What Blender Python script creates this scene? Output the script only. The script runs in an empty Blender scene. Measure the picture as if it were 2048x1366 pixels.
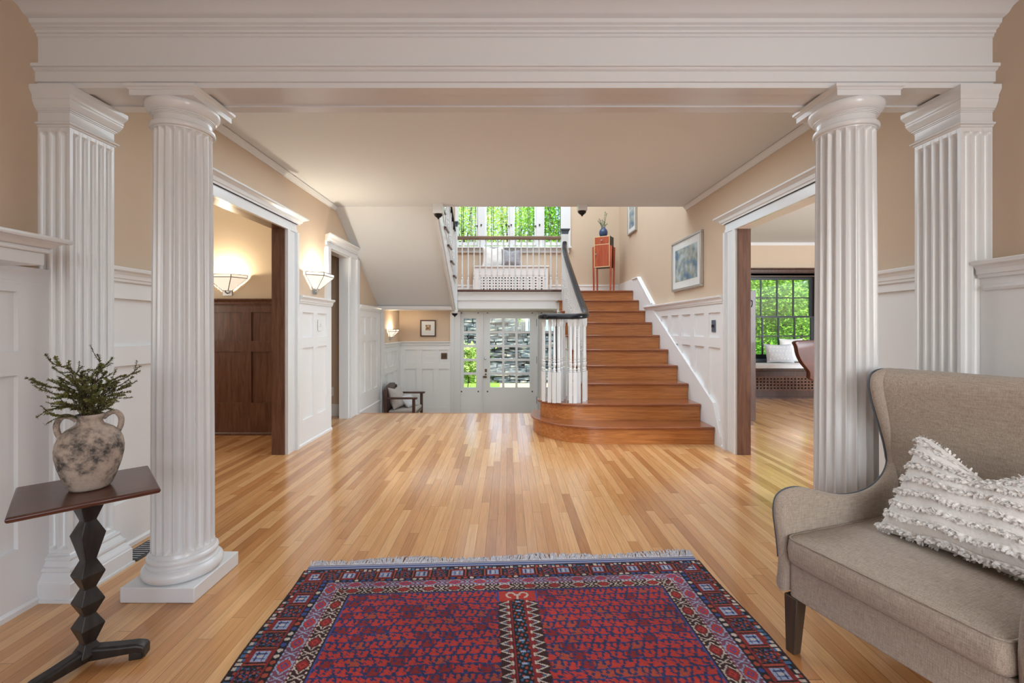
import bpy, math, random
from mathutils import Vector, Matrix, noise
random.seed(7)
PI = math.pi
C = bpy.context.scene.collection
S = bpy.context.scene
F, VX, VY, H = 900.0, 1015.0, 655.0, 1.2      # focal length in pixels, vanishing point, eye height

# ---------------------------------------------------------------- camera
cd = bpy.data.cameras.new('camera'); cam = bpy.data.objects.new('camera', cd); C.objects.link(cam)
cam.location = (0, 0, H); cam.rotation_euler = (PI/2, 0, 0)
cd.sensor_width = 36; cd.lens = 36*F/2048
cd.shift_x = (1024-VX)/2048; cd.shift_y = (VY-683)/2048
cd.clip_start = 0.05; cd.clip_end = 200
S.camera = cam
S.view_settings.view_transform = 'Standard'
S.view_settings.look = 'None'
S.view_settings.exposure = -0.08
S.view_settings.gamma = 1.0

# ---------------------------------------------------------------- world, sun, daylight, added fill
w = bpy.data.worlds.new('sky'); S.world = w; w.use_nodes = True
nt = w.node_tree; nt.nodes.clear()
bg = nt.nodes.new('ShaderNodeBackground'); out = nt.nodes.new('ShaderNodeOutputWorld')
sky = nt.nodes.new('ShaderNodeTexSky'); sky.sky_type = 'NISHITA'; sky.sun_disc = False
sky.sun_elevation = math.radians(48); sky.sun_rotation = math.radians(200); sky.dust_density = 3
nt.links.new(sky.outputs[0], bg.inputs[0]); bg.inputs[1].default_value = 0.6
nt.links.new(bg.outputs[0], out.inputs[0])

def light(name, kind, loc, rot, energy, color=(1,1,1), size=None, sizey=None, spread=None):
    d = bpy.data.lights.new(name, kind); d.energy = energy; d.color = color
    if kind == 'AREA':
        d.shape = 'RECTANGLE'; d.size = size; d.size_y = sizey or size
        if spread: d.spread = math.radians(spread)
    elif size is not None and kind == 'POINT': d.shadow_soft_size = size
    o = bpy.data.objects.new(name, d); o.location = loc; o.rotation_euler = rot; C.objects.link(o); return o
sun = light('sun', 'SUN', (0, 0, 30), (math.radians(42), 0, math.radians(-22)), 7.5, (1, .95, .86)); sun.data.angle = .02
COOL_FILL = (.78, .90, 1.0)
# daylight from windows behind the camera, then fill panels added inside the rooms
light('daylight_living_room', 'AREA', (0.2, -2.7, 1.55), (PI/2, 0, 0), 24, (.74, .89, 1), 3.4, 1.9)
light('daylight_right_rear', 'AREA', (1.75, -1.0, 1.75), (PI/2, 0, math.radians(12)), 26, (.90, .95, 1), .7, 1.5)
light('side_room_fill', 'AREA', (6.0, 2.1, 1.7), (PI/2, 0, math.radians(14)), 330, COOL_FILL, 2.4, 1.6)  # unseen panel added to brighten the side room, away from its windows
light('upper_hall_fill', 'AREA', (0.4, 6.6, 5.1), (0, 0, 0), 185, COOL_FILL, 3.0, 2.6)  # unseen panel under the upper ceiling, added to light the stairwell
light('entry_fill', 'AREA', (-0.4, 8.0, 1.5), (0, 0, 0), 9, (.82, .92, 1), 2.6, .9)  # added panel under the landing; no lamp hangs there
light('den_fill', 'AREA', (-4.8, 3.4, 1.7), (0, -PI/2, 0), 25, (1, .90, .76), 1.4, 2.0)  # warm fill panel added inside the den, which has no window
light('hall_fill', 'AREA', (0.0, 3.9, 2.64), (0, 0, 0), 60, (.76, .89, 1), 3.0, 1.8)  # added fill just below the hall ceiling, no fixture there

# ---------------------------------------------------------------- materials
MATS = {}
def mat(name, color=(.8,.8,.8), rough=.5, metal=0, spec=.5, coat=0, emit=None, es=0, trans=0, noisy=0, nscale=30, bump=0, bscale=60, stretch=None):
    m = bpy.data.materials.new(name); m.use_nodes = True; MATS[name] = m
    t = m.node_tree; b = t.nodes['Principled BSDF']
    b.inputs['Base Color'].default_value = (*color, 1); b.inputs['Roughness'].default_value = rough
    b.inputs['Metallic'].default_value = metal; b.inputs['Specular IOR Level'].default_value = spec
    b.inputs['Coat Weight'].default_value = coat
    if emit: b.inputs['Emission Color'].default_value = (*emit, 1); b.inputs['Emission Strength'].default_value = es
    if trans: b.inputs['Transmission Weight'].default_value = trans
    tc = t.nodes.new('ShaderNodeTexCoord'); mp = t.nodes.new('ShaderNodeMapping')
    t.links.new(tc.outputs['Object'], mp.inputs[0])
    if stretch: mp.inputs['Scale'].default_value = stretch
    if noisy:
        n = t.nodes.new('ShaderNodeTexNoise'); n.inputs['Scale'].default_value = nscale; n.inputs['Detail'].default_value = 6
        t.links.new(mp.outputs[0], n.inputs[0])
        r = t.nodes.new('ShaderNodeValToRGB')
        r.color_ramp.elements[0].position = .3; r.color_ramp.elements[1].position = .7
        r.color_ramp.elements[0].color = (*[c*(1-noisy) for c in color], 1)
        r.color_ramp.elements[1].color = (*[min(1, c*(1+noisy)) for c in color], 1)
        t.links.new(n.outputs[0], r.inputs[0]); t.links.new(r.outputs[0], b.inputs['Base Color'])
    if bump:
        n = t.nodes.new('ShaderNodeTexNoise'); n.inputs['Scale'].default_value = bscale; n.inputs['Detail'].default_value = 4
        t.links.new(mp.outputs[0], n.inputs[0])
        bp = t.nodes.new('ShaderNodeBump'); bp.inputs['Strength'].default_value = bump; bp.inputs['Distance'].default_value = .01
        t.links.new(n.outputs[0], bp.inputs['Height']); t.links.new(bp.outputs[0], b.inputs['Normal'])
    return m

def M(t, op, a, b=None, c=None):
    n = t.nodes.new('ShaderNodeMath'); n.operation = op
    for i, v in enumerate((a, b, c)):
        if v is None: continue
        if isinstance(v, (int, float)): n.inputs[i].default_value = v
        else: t.links.new(v, n.inputs[i])
    return n.outputs[0]

def plank_mat(name, cols, width, length, rough, gap=(.05,.02,.01), coat=0):
    m = bpy.data.materials.new(name); m.use_nodes = True; MATS[name] = m
    t = m.node_tree; b = t.nodes['Principled BSDF']; L = t.links
    tc = t.nodes.new('ShaderNodeTexCoord'); sp = t.nodes.new('ShaderNodeSeparateXYZ'); L.new(tc.outputs['Object'], sp.inputs[0])
    xs = M(t, 'DIVIDE', sp.outputs[0], width); sid = M(t, 'FLOOR', xs); xf = M(t, 'FRACT', xs)
    wn = t.nodes.new('ShaderNodeTexWhiteNoise'); wn.noise_dimensions = '1D'; L.new(sid, wn.inputs['W'])
    yl = M(t, 'ADD', M(t, 'DIVIDE', sp.outputs[1], M(t, 'ADD', M(t,'MULTIPLY', wn.outputs[0], length*.6), length*.7)), M(t, 'MULTIPLY', wn.outputs[0], 37.3))
    bid = M(t, 'FLOOR', yl); yf = M(t, 'FRACT', yl)
    cb = t.nodes.new('ShaderNodeCombineXYZ'); L.new(sid, cb.inputs[0]); L.new(bid, cb.inputs[1])
    w2 = t.nodes.new('ShaderNodeTexWhiteNoise'); w2.noise_dimensions = '2D'; L.new(cb.outputs[0], w2.inputs[0])
    r = t.nodes.new('ShaderNodeValToRGB'); e = r.color_ramp.elements
    e[0].position = 0; e[0].color = (*cols[0], 1); e[1].position = 1; e[1].color = (*cols[-1], 1)
    for i, c in enumerate(cols[1:-1]):
        q = e.new((i+1)/(len(cols)-1)); q.color = (*c, 1)
    L.new(w2.outputs[0], r.inputs[0])
    # grain: stretched noise shifted per board
    mp = t.nodes.new('ShaderNodeMapping'); mp.inputs['Scale'].default_value = (55, 2.2, 1); L.new(tc.outputs['Object'], mp.inputs[0])
    ad = t.nodes.new('ShaderNodeVectorMath'); ad.operation = 'ADD'; L.new(mp.outputs[0], ad.inputs[0]); 
    sc = t.nodes.new('ShaderNodeVectorMath'); sc.operation = 'SCALE'; sc.inputs[3].default_value = 40; L.new(w2.outputs[1], sc.inputs[0]); L.new(sc.outputs[0], ad.inputs[1])
    n = t.nodes.new('ShaderNodeTexNoise'); n.inputs['Scale'].default_value = 1.6; n.inputs['Detail'].default_value = 8; n.inputs['Distortion'].default_value = 1.2
    L.new(ad.outputs[0], n.inputs[0])
    g = M(t, 'MULTIPLY_ADD', n.outputs[0], .7, .66)
    mx = t.nodes.new('ShaderNodeVectorMath'); mx.operation = 'SCALE'; L.new(r.outputs[0], mx.inputs[0]); L.new(g, mx.inputs[3])
    gx = M(t, 'LESS_THAN', xf, .028); gy = M(t, 'LESS_THAN', yf, .0018)
    gp = M(t, 'MAXIMUM', gx, gy)
    mix = t.nodes.new('ShaderNodeMix'); mix.data_type = 'RGBA'; L.new(M(t,'MULTIPLY',gp,.8), mix.inputs[0]); L.new(mx.outputs[0], mix.inputs[6]); mix.inputs[7].default_value = (*gap, 1)
    L.new(mix.outputs[2], b.inputs['Base Color'])
    L.new(M(t, 'MULTIPLY_ADD', n.outputs[0], .16, rough), b.inputs['Roughness'])
    bp = t.nodes.new('ShaderNodeBump'); bp.inputs['Strength'].default_value = .12; bp.inputs['Distance'].default_value = .003
    n3 = t.nodes.new('ShaderNodeTexNoise'); n3.inputs['Scale'].default_value = 5
    L.new(tc.outputs['Object'], n3.inputs[0])
    hh = M(t, 'SUBTRACT', M(t,'MULTIPLY_ADD', n3.outputs[0], 1.2, M(t,'MULTIPLY', w2.outputs[0], .8)), gp)
    L.new(hh, bp.inputs['Height']); L.new(bp.outputs[0], b.inputs['Normal'])
    b.inputs['Coat Weight'].default_value = coat; b.inputs['Coat Roughness'].default_value = .12
    return m

def wood_mat(name, c0, c1, rough=.35, scale=(3, 40, 40), coat=0.0, sc=1.5):
    m = bpy.data.materials.new(name); m.use_nodes = True; MATS[name] = m
    t = m.node_tree; b = t.nodes['Principled BSDF']; L = t.links
    tc = t.nodes.new('ShaderNodeTexCoord'); mp = t.nodes.new('ShaderNodeMapping'); mp.inputs['Scale'].default_value = scale
    L.new(tc.outputs['Object'], mp.inputs[0])
    oi = t.nodes.new('ShaderNodeObjectInfo')
    mp2 = t.nodes.new('ShaderNodeVectorMath'); mp2.operation = 'ADD'; L.new(mp.outputs[0], mp2.inputs[0])
    s2 = M(t, 'MULTIPLY', oi.outputs['Random'], 50); L.new(s2, mp2.inputs[1])
    n = t.nodes.new('ShaderNodeTexNoise'); n.inputs['Scale'].default_value = sc; n.inputs['Detail'].default_value = 8; n.inputs['Distortion'].default_value = .8
    L.new(mp2.outputs[0], n.inputs[0])
    r = t.nodes.new('ShaderNodeValToRGB'); e = r.color_ramp.elements
    e[0].position = .3; e[0].color = (*c0, 1); e[1].position = .68; e[1].color = (*c1, 1)
    L.new(n.outputs[0], r.inputs[0]); L.new(r.outputs[0], b.inputs['Base Color'])
    b.inputs['Roughness'].default_value = rough; b.inputs['Coat Weight'].default_value = coat
    return m

mat('white_paint', (.76,.77,.775), .20, spec=.6)
mat('white_satin', (.82,.82,.82), .42)
mat('ceiling_paint', (.74,.775,.80), .85)
mat('peach_plaster', (.62,.48,.352), .8, bump=.05, bscale=120, noisy=.02, nscale=2)
mat('cream_plaster', (.78,.66,.50), .8)
mat('dark_metal', (.02,.02,.022), .35)
mat('black_lacquer', (.009,.009,.011), .2, spec=.3)
mat('slate_paint', (.09,.12,.15), .35)
mat('bronze', (.12,.08,.05), .4, metal=.8)
mat('steel', (.5,.52,.55), .3, metal=.9)
mat('steel_blue', (.16,.22,.3), .35, metal=.6)
plank_mat('oak_floor', [(.43,.185,.064),(.58,.288,.108),(.64,.34,.140),(.70,.40,.18),(.51,.228,.080)], .0567, 1.05, .12, coat=.3)
wood_mat('tread_oak', (.20,.058,.02), (.35,.115,.042), .22, (2.2, 30, 45), .3)
wood_mat('stair_oak', (.36,.115,.026), (.60,.235,.066), .3, (2.2, 30, 45), .2)
wood_mat('dark_wood', (.085,.036,.022), (.165,.078,.05), .3, (25, 25, 2.5), .1)
wood_mat('walnut', (.05,.02,.012), (.10,.045,.028), .4, (20, 20, 3), .1)
wood_mat('mahogany', (.065,.02,.011), (.11,.034,.019), .3, (5, 30, 30), .3)
wood_mat('cherry', (.32,.055,.022), (.48,.10,.04), .35, (25, 25, 3), .2)
wood_mat('rail_wood', (.17,.11,.075), (.27,.17,.11), .4, (3, 30, 30))
wood_mat('ebonised_wood', (.011,.009,.008), (.03,.024,.02), .42, (20, 20, 4))
wood_mat('leg_wood', (.05,.032,.02), (.09,.06,.04), .5, (30, 30, 4))
m = mat('window_glass', (1,1,1), 0.0, trans=1)
t = m.node_tree; t.nodes.remove(t.nodes['Principled BSDF'])
g1 = t.nodes.new('ShaderNodeBsdfTransparent'); g2 = t.nodes.new('ShaderNodeBsdfGlossy'); g2.inputs['Roughness'].default_value = .02
ms = t.nodes.new('ShaderNodeMixShader'); ms.inputs[0].default_value = .05
t.links.new(g1.outputs[0], ms.inputs[1]); t.links.new(g2.outputs[0], ms.inputs[2]); t.links.new(ms.outputs[0], t.nodes['Material Output'].inputs[0])

def linen(name, c, c2, sc=1.0):
    m = bpy.data.materials.new(name); m.use_nodes = True; MATS[name] = m
    t = m.node_tree; b = t.nodes['Principled BSDF']; L = t.links; b.inputs['Roughness'].default_value = .9
    b.inputs['Sheen Weight'].default_value = .15; b.inputs['Specular IOR Level'].default_value = .2
    tc = t.nodes.new('ShaderNodeTexCoord'); o = []
    for s in ((500*sc, 500*sc, 26*sc), (26*sc, 500*sc, 500*sc), (500*sc, 26*sc, 500*sc)):
        mp = t.nodes.new('ShaderNodeMapping'); mp.inputs['Scale'].default_value = s; L.new(tc.outputs['Object'], mp.inputs[0])
        n = t.nodes.new('ShaderNodeTexNoise'); n.inputs['Scale'].default_value = 1; n.inputs['Detail'].default_value = 3; L.new(mp.outputs[0], n.inputs[0]); o.append(n.outputs[0])
    f = M(t, 'MULTIPLY_ADD', M(t, 'ADD', M(t, 'ADD', o[0], o[1]), o[2]), 1.5, -1.75)
    mix = t.nodes.new('ShaderNodeMix'); mix.data_type = 'RGBA'; mix.inputs[6].default_value = (*c, 1); mix.inputs[7].default_value = (*c2, 1)
    L.new(f, mix.inputs[0]); L.new(mix.outputs[2], b.inputs['Base Color'])
    bp = t.nodes.new('ShaderNodeBump'); bp.inputs['Strength'].default_value = .25; bp.inputs['Distance'].default_value = .002
    L.new(f, bp.inputs['Height']); L.new(bp.outputs[0], b.inputs['Normal'])
linen('linen', (.30,.24,.19), (.52,.45,.375))
mat('piping', (.12,.14,.17), .7)
mat('white_cotton', (.82,.80,.77), .9, bump=.3, bscale=90)
mat('grey_cotton', (.33,.33,.36), .9, noisy=.2, nscale=40)
mat('striped_cotton', (.5,.46,.43), .9, noisy=.25, nscale=30, stretch=(6,6,.3))
mat('dotted_cotton', (.66,.66,.68), .9)
mat('seat_linen', (.42,.38,.34), .9, noisy=.1, nscale=60)
mat('lamp_glass', (.9,.86,.78), .4, emit=(1,.90,.74), es=.75)
mat('brown_leather', (.11,.03,.016), .35, noisy=.2, nscale=8)
mat('blue_glaze', (.035,.065,.14), .3, noisy=.3, nscale=30)
mat('sprig_green', (.15,.15,.04), .7, noisy=.4, nscale=60)
mat('sprig_brown', (.09,.055,.03), .8)
mat('fern_green', (.09,.17,.09), .7)
mat('leaf_green', (.22,.50,.04), .6, noisy=.45, nscale=2.5)
mat('leaf_light', (.50,.68,.22), .6, noisy=.35, nscale=2.5)
mat('bark', (.08,.06,.045), .9, bump=.5)
mat('lawn_green', (.20,.42,.05), .9, noisy=.3, nscale=8)
mat('flagstone', (.55,.45,.30), .9, noisy=.15, nscale=5)
mat('siding', (.62,.70,.82), .6)
mat('roof_grey', (.14,.16,.20), .8)
for k in ('leaf_green', 'leaf_light'):
    m = MATS[k]; t = m.node_tree; b = t.nodes['Principled BSDF']
    tr = t.nodes.new('ShaderNodeBsdfTranslucent'); ms = t.nodes.new('ShaderNodeMixShader'); ms.inputs[0].default_value = .35
    src = b.inputs['Base Color'].links[0].from_socket; t.links.new(src, tr.inputs[0])
    t.links.new(b.outputs[0], ms.inputs[1]); t.links.new(tr.outputs[0], ms.inputs[2]); t.links.new(ms.outputs[0], t.nodes['Material Output'].inputs[0])
def stone_mat():
    m = mat('fieldstone', (.3,.3,.3), .85); t = m.node_tree; b = t.nodes['Principled BSDF']; L = t.links
    tc = t.nodes.new('ShaderNodeTexCoord'); n = t.nodes.new('ShaderNodeTexNoise'); n.inputs['Scale'].default_value = 5; n.inputs['Detail'].default_value = 8
    mp = t.nodes.new('ShaderNodeMapping'); mp.inputs['Scale'].default_value = (.8, 1, 3); L.new(tc.outputs['Object'], mp.inputs[0]); L.new(mp.outputs[0], n.inputs[0]); r = t.nodes.new('ShaderNodeValToRGB'); e = r.color_ramp.elements
    e[0].position = .38; e[0].color = (.008,.020,.028,1); e[1].position = .70; e[1].color = (.34,.34,.28,1); q = e.new(.53); q.color = (.06,.095,.11,1)
    L.new(n.outputs[0], r.inputs[0]); L.new(r.outputs[0], b.inputs['Base Color'])
stone_mat()
def vase_mat():
    m = mat('aged_terracotta', (.4,.33,.27), .8); t = m.node_tree; b = t.nodes['Principled BSDF']; L = t.links
    tc = t.nodes.new('ShaderNodeTexCoord')
    mp = t.nodes.new('ShaderNodeMapping'); mp.inputs['Scale'].default_value = (1,1,1.0); L.new(tc.outputs['Object'], mp.inputs[0])
    n = t.nodes.new('ShaderNodeTexNoise'); n.inputs['Scale'].default_value = 11; n.inputs['Detail'].default_value = 12; n.inputs['Roughness'].default_value = .72
    L.new(mp.outputs[0], n.inputs[0]); r = t.nodes.new('ShaderNodeValToRGB'); e = r.color_ramp.elements
    e[0].position = .40; e[0].color = (.055,.05,.045,1); e[1].position = .66; e[1].color = (.52,.43,.36,1)
    q = e.new(.47); q.color = (.25,.205,.17,1); q = e.new(.53); q.color = (.42,.335,.27,1)
    L.new(n.outputs[0], r.inputs[0]); L.new(r.outputs[0], b.inputs['Base Color'])
    bp = t.nodes.new('ShaderNodeBump'); bp.inputs['Strength'].default_value = .5; bp.inputs['Distance'].default_value = .004
    L.new(n.outputs[0], bp.inputs['Height']); L.new(bp.outputs[0], b.inputs['Normal'])
vase_mat()
def print_mat(name, stops, sc):
    m = mat(name, (.5,.5,.5), .6); t = m.node_tree; b = t.nodes['Principled BSDF']; L = t.links
    tc = t.nodes.new('ShaderNodeTexCoord'); n = t.nodes.new('ShaderNodeTexVoronoi'); n.inputs['Scale'].default_value = sc
    n2 = t.nodes.new('ShaderNodeTexNoise'); n2.inputs['Scale'].default_value = sc*.7; n2.inputs['Detail'].default_value = 8
    L.new(tc.outputs['Object'], n.inputs[0]); L.new(tc.outputs['Object'], n2.inputs[0])
    f = M(t, 'ADD', M(t, 'MULTIPLY', n.outputs[0], .10), M(t, 'MULTIPLY', n2.outputs[0], .92))
    r = t.nodes.new('ShaderNodeValToRGB'); e = r.color_ramp.elements
    e[0].position = stops[0][0]; e[0].color = (*stops[0][1], 1); e[1].position = stops[-1][0]; e[1].color = (*stops[-1][1], 1)
    for p, c in stops[1:-1]: q = e.new(p); q.color = (*c, 1)
    L.new(f, r.inputs[0]); L.new(r.outputs[0], b.inputs['Base Color'])
print_mat('blue_print', [(.32,(.05,.12,.2)),(.45,(.16,.28,.38)),(.52,(.34,.36,.28)),(.62,(.42,.52,.56))], 12)
print_mat('sepia_print', [(.35,(.06,.03,.02)),(.5,(.25,.14,.08)),(.62,(.6,.45,.3))], 25)
mat('mat_board', (.78,.78,.76), .8)
mat('picture_glass', (.8,.85,.88), .05)
mat('silver_frame', (.5,.48,.44), .35, metal=.7)
mat('wool', (.5,.5,.55), .95)

# ---------------------------------------------------------------- mesh builder
class MB:
    def __init__(s): s.v = []; s.f = []
    def add(s, vs, fs):
        n = len(s.v); s.v += [tuple(p) for p in vs]; s.f += [tuple(i+n for i in f) for f in fs]; return s
    def box(s, x0, x1, y0, y1, z0, z1):
        if x0 > x1: x0, x1 = x1, x0
        if y0 > y1: y0, y1 = y1, y0
        if z0 > z1: z0, z1 = z1, z0
        return s.add([(x0,y0,z0),(x1,y0,z0),(x1,y1,z0),(x0,y1,z0),(x0,y0,z1),(x1,y0,z1),(x1,y1,z1),(x0,y1,z1)],
                     [(0,3,2,1),(4,5,6,7),(0,1,5,4),(1,2,6,5),(2,3,7,6),(3,0,4,7)])
    def lathe(s, prof, c=(0,0,0), n=32, cap=True):
        vs = []; fs = []; m = len(prof)
        for r, z in prof:
            for k in range(n):
                a = 2*PI*k/n; vs.append((c[0]+r*math.cos(a), c[1]+r*math.sin(a), c[2]+z))
        for i in range(m-1):
            for k in range(n):
                k2 = (k+1) % n; fs.append((i*n+k, i*n+k2, (i+1)*n+k2, (i+1)*n+k))
        if cap: fs.append(tuple(range(n-1, -1, -1))); fs.append(tuple((m-1)*n+k for k in range(n)))
        return s.add(vs, fs)
    def prism(s, poly, axis, a0, a1):
        """poly: 2D points; axis 'x': (y,z) extruded along x; 'y': (x,z); 'z': (x,y)"""
        def P(p, a):
            return (a, p[0], p[1]) if axis == 'x' else (p[0], a, p[1]) if axis == 'y' else (p[0], p[1], a)
        n = len(poly); vs = [P(p, a0) for p in poly]+[P(p, a1) for p in poly]
        fs = [(i, (i+1) % n, (i+1) % n+n, i+n) for i in range(n)]+[tuple(range(n-1, -1, -1)), tuple(range(n, 2*n))]
        return s.add(vs, fs)
    def loft(s, rings, close=True, cap=True):
        n = len(rings[0]); vs = [p for r in rings for p in r]; fs = []
        for i in range(len(rings)-1):
            for k in range(n if close else n-1):
                k2 = (k+1) % n; fs.append((i*n+k, i*n+k2, (i+1)*n+k2, (i+1)*n+k))
        if cap: fs.append(tuple(range(n-1, -1, -1))); fs.append(tuple((len(rings)-1)*n+k for k in range(n)))
        return s.add(vs, fs)
    def tube(s, pts, r, n=10, up=(0,0,1), prof=None, scale=None):
        """sweep a closed profile (list of (side, up)) or a circle along pts"""
        pts = [Vector(p) for p in pts]; U = Vector(up); rings = []
        for i, p in enumerate(pts):
            t = (pts[min(i+1, len(pts)-1)]-pts[max(i-1, 0)]).normalized()
            side = t.cross(U)
            if side.length < .05: side = t.cross(Vector((1, .1, 0)))
            side.normalize(); u = side.cross(t).normalized()
            rr = r[i] if isinstance(r, (list, tuple)) else r
            if prof: rings.append([p+side*a*(scale[i] if scale else 1)+u*b*(scale[i] if scale else 1) for a, b in prof])
            else: rings.append([p+side*rr*math.cos(2*PI*k/n)+u*rr*math.sin(2*PI*k/n) for k in range(n)])
        return s.loft(rings)
    def grid(s, fn, nu, nv):
        vs = [fn(i/nu, j/nv) for j in range(nv+1) for i in range(nu+1)]
        fs = [(j*(nu+1)+i, j*(nu+1)+i+1, (j+1)*(nu+1)+i+1, (j+1)*(nu+1)+i) for j in range(nv) for i in range(nu)]
        return s.add(vs, fs)

def base_of(vs):
    xs = [v[0] for v in vs]; ys = [v[1] for v in vs]; zs = [v[2] for v in vs]
    return ((min(xs)+max(xs))/2, (min(ys)+max(ys))/2, min(zs))
def root_loc(o):
    while o.parent: o = o.parent
    return o
def obj(name, mb, material, parent=None, label=None, smooth=False, bevel=0, segs=2, sub=0, kind=None, group=None, cat=None, local=False, recalc=True):
    """links ONE mesh object; coordinates are world coordinates unless local=True (then relative to the root)"""
    if parent is not None:
        off = (0,0,0) if local else tuple(root_loc(parent).location)
    else:
        off = base_of(mb.v)
    me = bpy.data.meshes.new(name)
    me.from_pydata([(v[0]-off[0], v[1]-off[1], v[2]-off[2]) for v in mb.v], [], mb.f); me.update()
    if recalc:
        import bmesh
        b = bmesh.new(); b.from_mesh(me); bmesh.ops.recalc_face_normals(b, faces=b.faces); b.to_mesh(me); b.free()
    if isinstance(material, str): material = MATS[material]
    me.materials.append(material)
    o = bpy.data.objects.new(name, me); C.objects.link(o)
    if parent is not None: o.parent = parent
    else: o.location = off
    if smooth:
        for p in me.polygons: p.use_smooth = True
        if smooth == 'auto':
            me.set_sharp_from_angle(angle=math.radians(38))
    if bevel:
        m = o.modifiers.new('bevel', 'BEVEL'); m.width = bevel; m.segments = segs; m.limit_method = 'ANGLE'; m.angle_limit = math.radians(35)
        if not smooth:
            for p in me.polygons: p.use_smooth = True
            me.set_sharp_from_angle(angle=math.radians(38)); m.harden_normals = False
    if sub:
        m = o.modifiers.new('subdivision', 'SUBSURF'); m.levels = sub; m.render_levels = sub
    if label: o['label'] = label
    if kind: o['kind'] = kind
    if group: o['group'] = group
    if cat: o['category'] = cat
    return o
def thing(name, label, cat, loc, rotz=0, group=None, kind=None):
    o = bpy.data.objects.new(name, None); C.objects.link(o); o.location = loc; o.rotation_euler = (0, 0, rotz)
    o.empty_display_size = .1; o['label'] = label
    if cat: o['category'] = cat
    if group: o['group'] = group
    if kind: o['kind'] = kind
    return o
def struct(name, mb, m, parent=None, **k):
    return obj(name, mb, m, parent, kind=None if parent else 'structure', **k)
def dup(root, loc, rotz=None, label=None, group=None):
    def cp(o, par):
        c = o.copy(); C.objects.link(c)
        if par is not None: c.parent = par
        for ch in list(kids[o]): cp(ch, c)
        return c
    kids = {}
    for o in list(C.objects): kids.setdefault(o, [])
    for o in list(C.objects):
        if o.parent: kids[o.parent].append(o)
    r = cp(root, None); r.location = loc
    if rotz is not None: r.rotation_euler = (0, 0, rotz)
    if label: r['label'] = label
    if group: r['group'] = group
    return r
def at(px, py, Y): return ((px-VX)*Y/F, Y, H-(py-VY)*Y/F)
# ================================================================ the shell
WL, WR = -2.10, 2.17           # plaster faces of the hall's side walls
YB = 8.73                      # back wall
ZC = 2.67                      # hall ceiling
YE = 5.46                      # where the ceiling opens over the stairwell
YF = 6.28                      # floor edge above the sunken entry
ZV = -0.60                     # entry floor
r_, t_ = .1826, .333           # riser, tread
def noseY(k): return 4.59+t_*(k-1)
ZL = 10*r_                     # landing

mb = MB().box(-5.2, 7.0, -3.2, YF, -.12, 0)
struct('floor', mb, 'oak_floor')
struct('floor', MB().box(2.29, 7.0, YF, 8.4, -.12, 0), 'oak_floor')
struct('floor', MB().box(-3.6, WL-.12, YF, 6.4, -.12, 0), 'oak_floor')
struct('floor', MB().box(WL-.12, WR+.12, YF+.9, YB+.1, ZV-.1, ZV), 'flagstone')
# steps from the hall down to the entry
mb = MB()
for i in range(2):
    mb.box(WL, WR, YF, YF+.3*(2-i), ZV, ZV+.2*(i+1)-.03) if i == 0 else mb.box(WL, WR, YF, YF+.3, ZV, ZV+.37)
    mb.box(WL, WR, YF, YF+.3*(2-i)+.02, ZV+.2*(i+1)-.03, ZV+.2*(i+1))
struct('trim_1', mb, 'stair_oak')
struct('trim_2', MB().box(WL, WR, YF-.005, YF+.025, -.3, -.035).box(WL, WR, YF, YF+.035, -.035, .0015), 'stair_oak')

def wall_y(mb, x0, x1, holes, y0, y1, z0, z1):
    """a wall running along y with rectangular holes (ya, yb, za, zb)"""
    y = y0
    for ya, yb, za, zb in sorted(holes):
        if ya > y: mb.box(x0, x1, y, ya, z0, z1)
        if za > z0: mb.box(x0, x1, ya, yb, z0, za)
        if zb < z1: mb.box(x0, x1, ya, yb, zb, z1)
        y = yb
    if y < y1: mb.box(x0, x1, y, y1, z0, z1)
    return mb
def wall_x(mb, y0, y1, holes, x0, x1, z0, z1):
    x = x0
    for xa, xb, za, zb in sorted(holes):
        if xa > x: mb.box(x, xa, y0, y1, z0, z1)
        if za > z0: mb.box(xa, xb, y0, y1, z0, za)
        if zb < z1: mb.box(xa, xb, y0, y1, zb, z1)
        x = xb
    if x < x1: mb.box(x, x1, y0, y1, z0, z1)
    return mb
DA = (3.03, 4.25, 0, 2.145); DB = (5.29, 5.95, 0, 2.13)
struct('wall_left', wall_y(MB(), WL-.12, WL, [DA, DB], -3.2, YF, 0, ZC), 'peach_plaster')
struct('wall_left', MB().box(WL-.12, WL, YF, YB, ZV-.1, ZC), 'peach_plaster')
struct('wall_right', wall_y(MB(), WR, WR+.12, [DA], -3.2, YF, 0, ZC), 'peach_plaster')
struct('wall_right', MB().box(WR, WR+.12, YF, YB, ZV-.1, ZC), 'peach_plaster')
# stairwell above the hall ceiling
struct('wall_left', MB().box(WL-.12, WL, 3.0, YB, ZC, 5.3), 'peach_plaster')
struct('wall_right', MB().box(WR, WR+.12, 3.0, YB, ZC, 5.3), 'peach_plaster')
struct('wall_front', MB().box(WL, WR, 3.0, 3.1, ZC+.3, 5.3), 'peach_plaster')
EX0, EX1, EZ = -.975, 1.12, 1.512       # entry opening
WX0, WX1, WZ0, WZ1 = -.985, 1.12, 2.76, 4.1
struct('wall_back', wall_x(MB(), YB, YB+.14, [(EX0, EX1, ZV-.1, EZ)], WL-.12, WR+.12, ZV-.1, ZL-.1), 'peach_plaster')
struct('wall_back', wall_x(MB(), YB, YB+.14, [(WX0, WX1, WZ0, WZ1)], WL-.12, WR+.12, ZL-.1, 5.3), 'peach_plaster')
struct('ceiling', MB().box(WL, WR, 2.24, YE, ZC, ZC+.3), 'ceiling_paint')
struct('ceiling', MB().box(WL, WR, -3.2, 2.0, ZC, ZC+.3), 'ceiling_paint')
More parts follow.
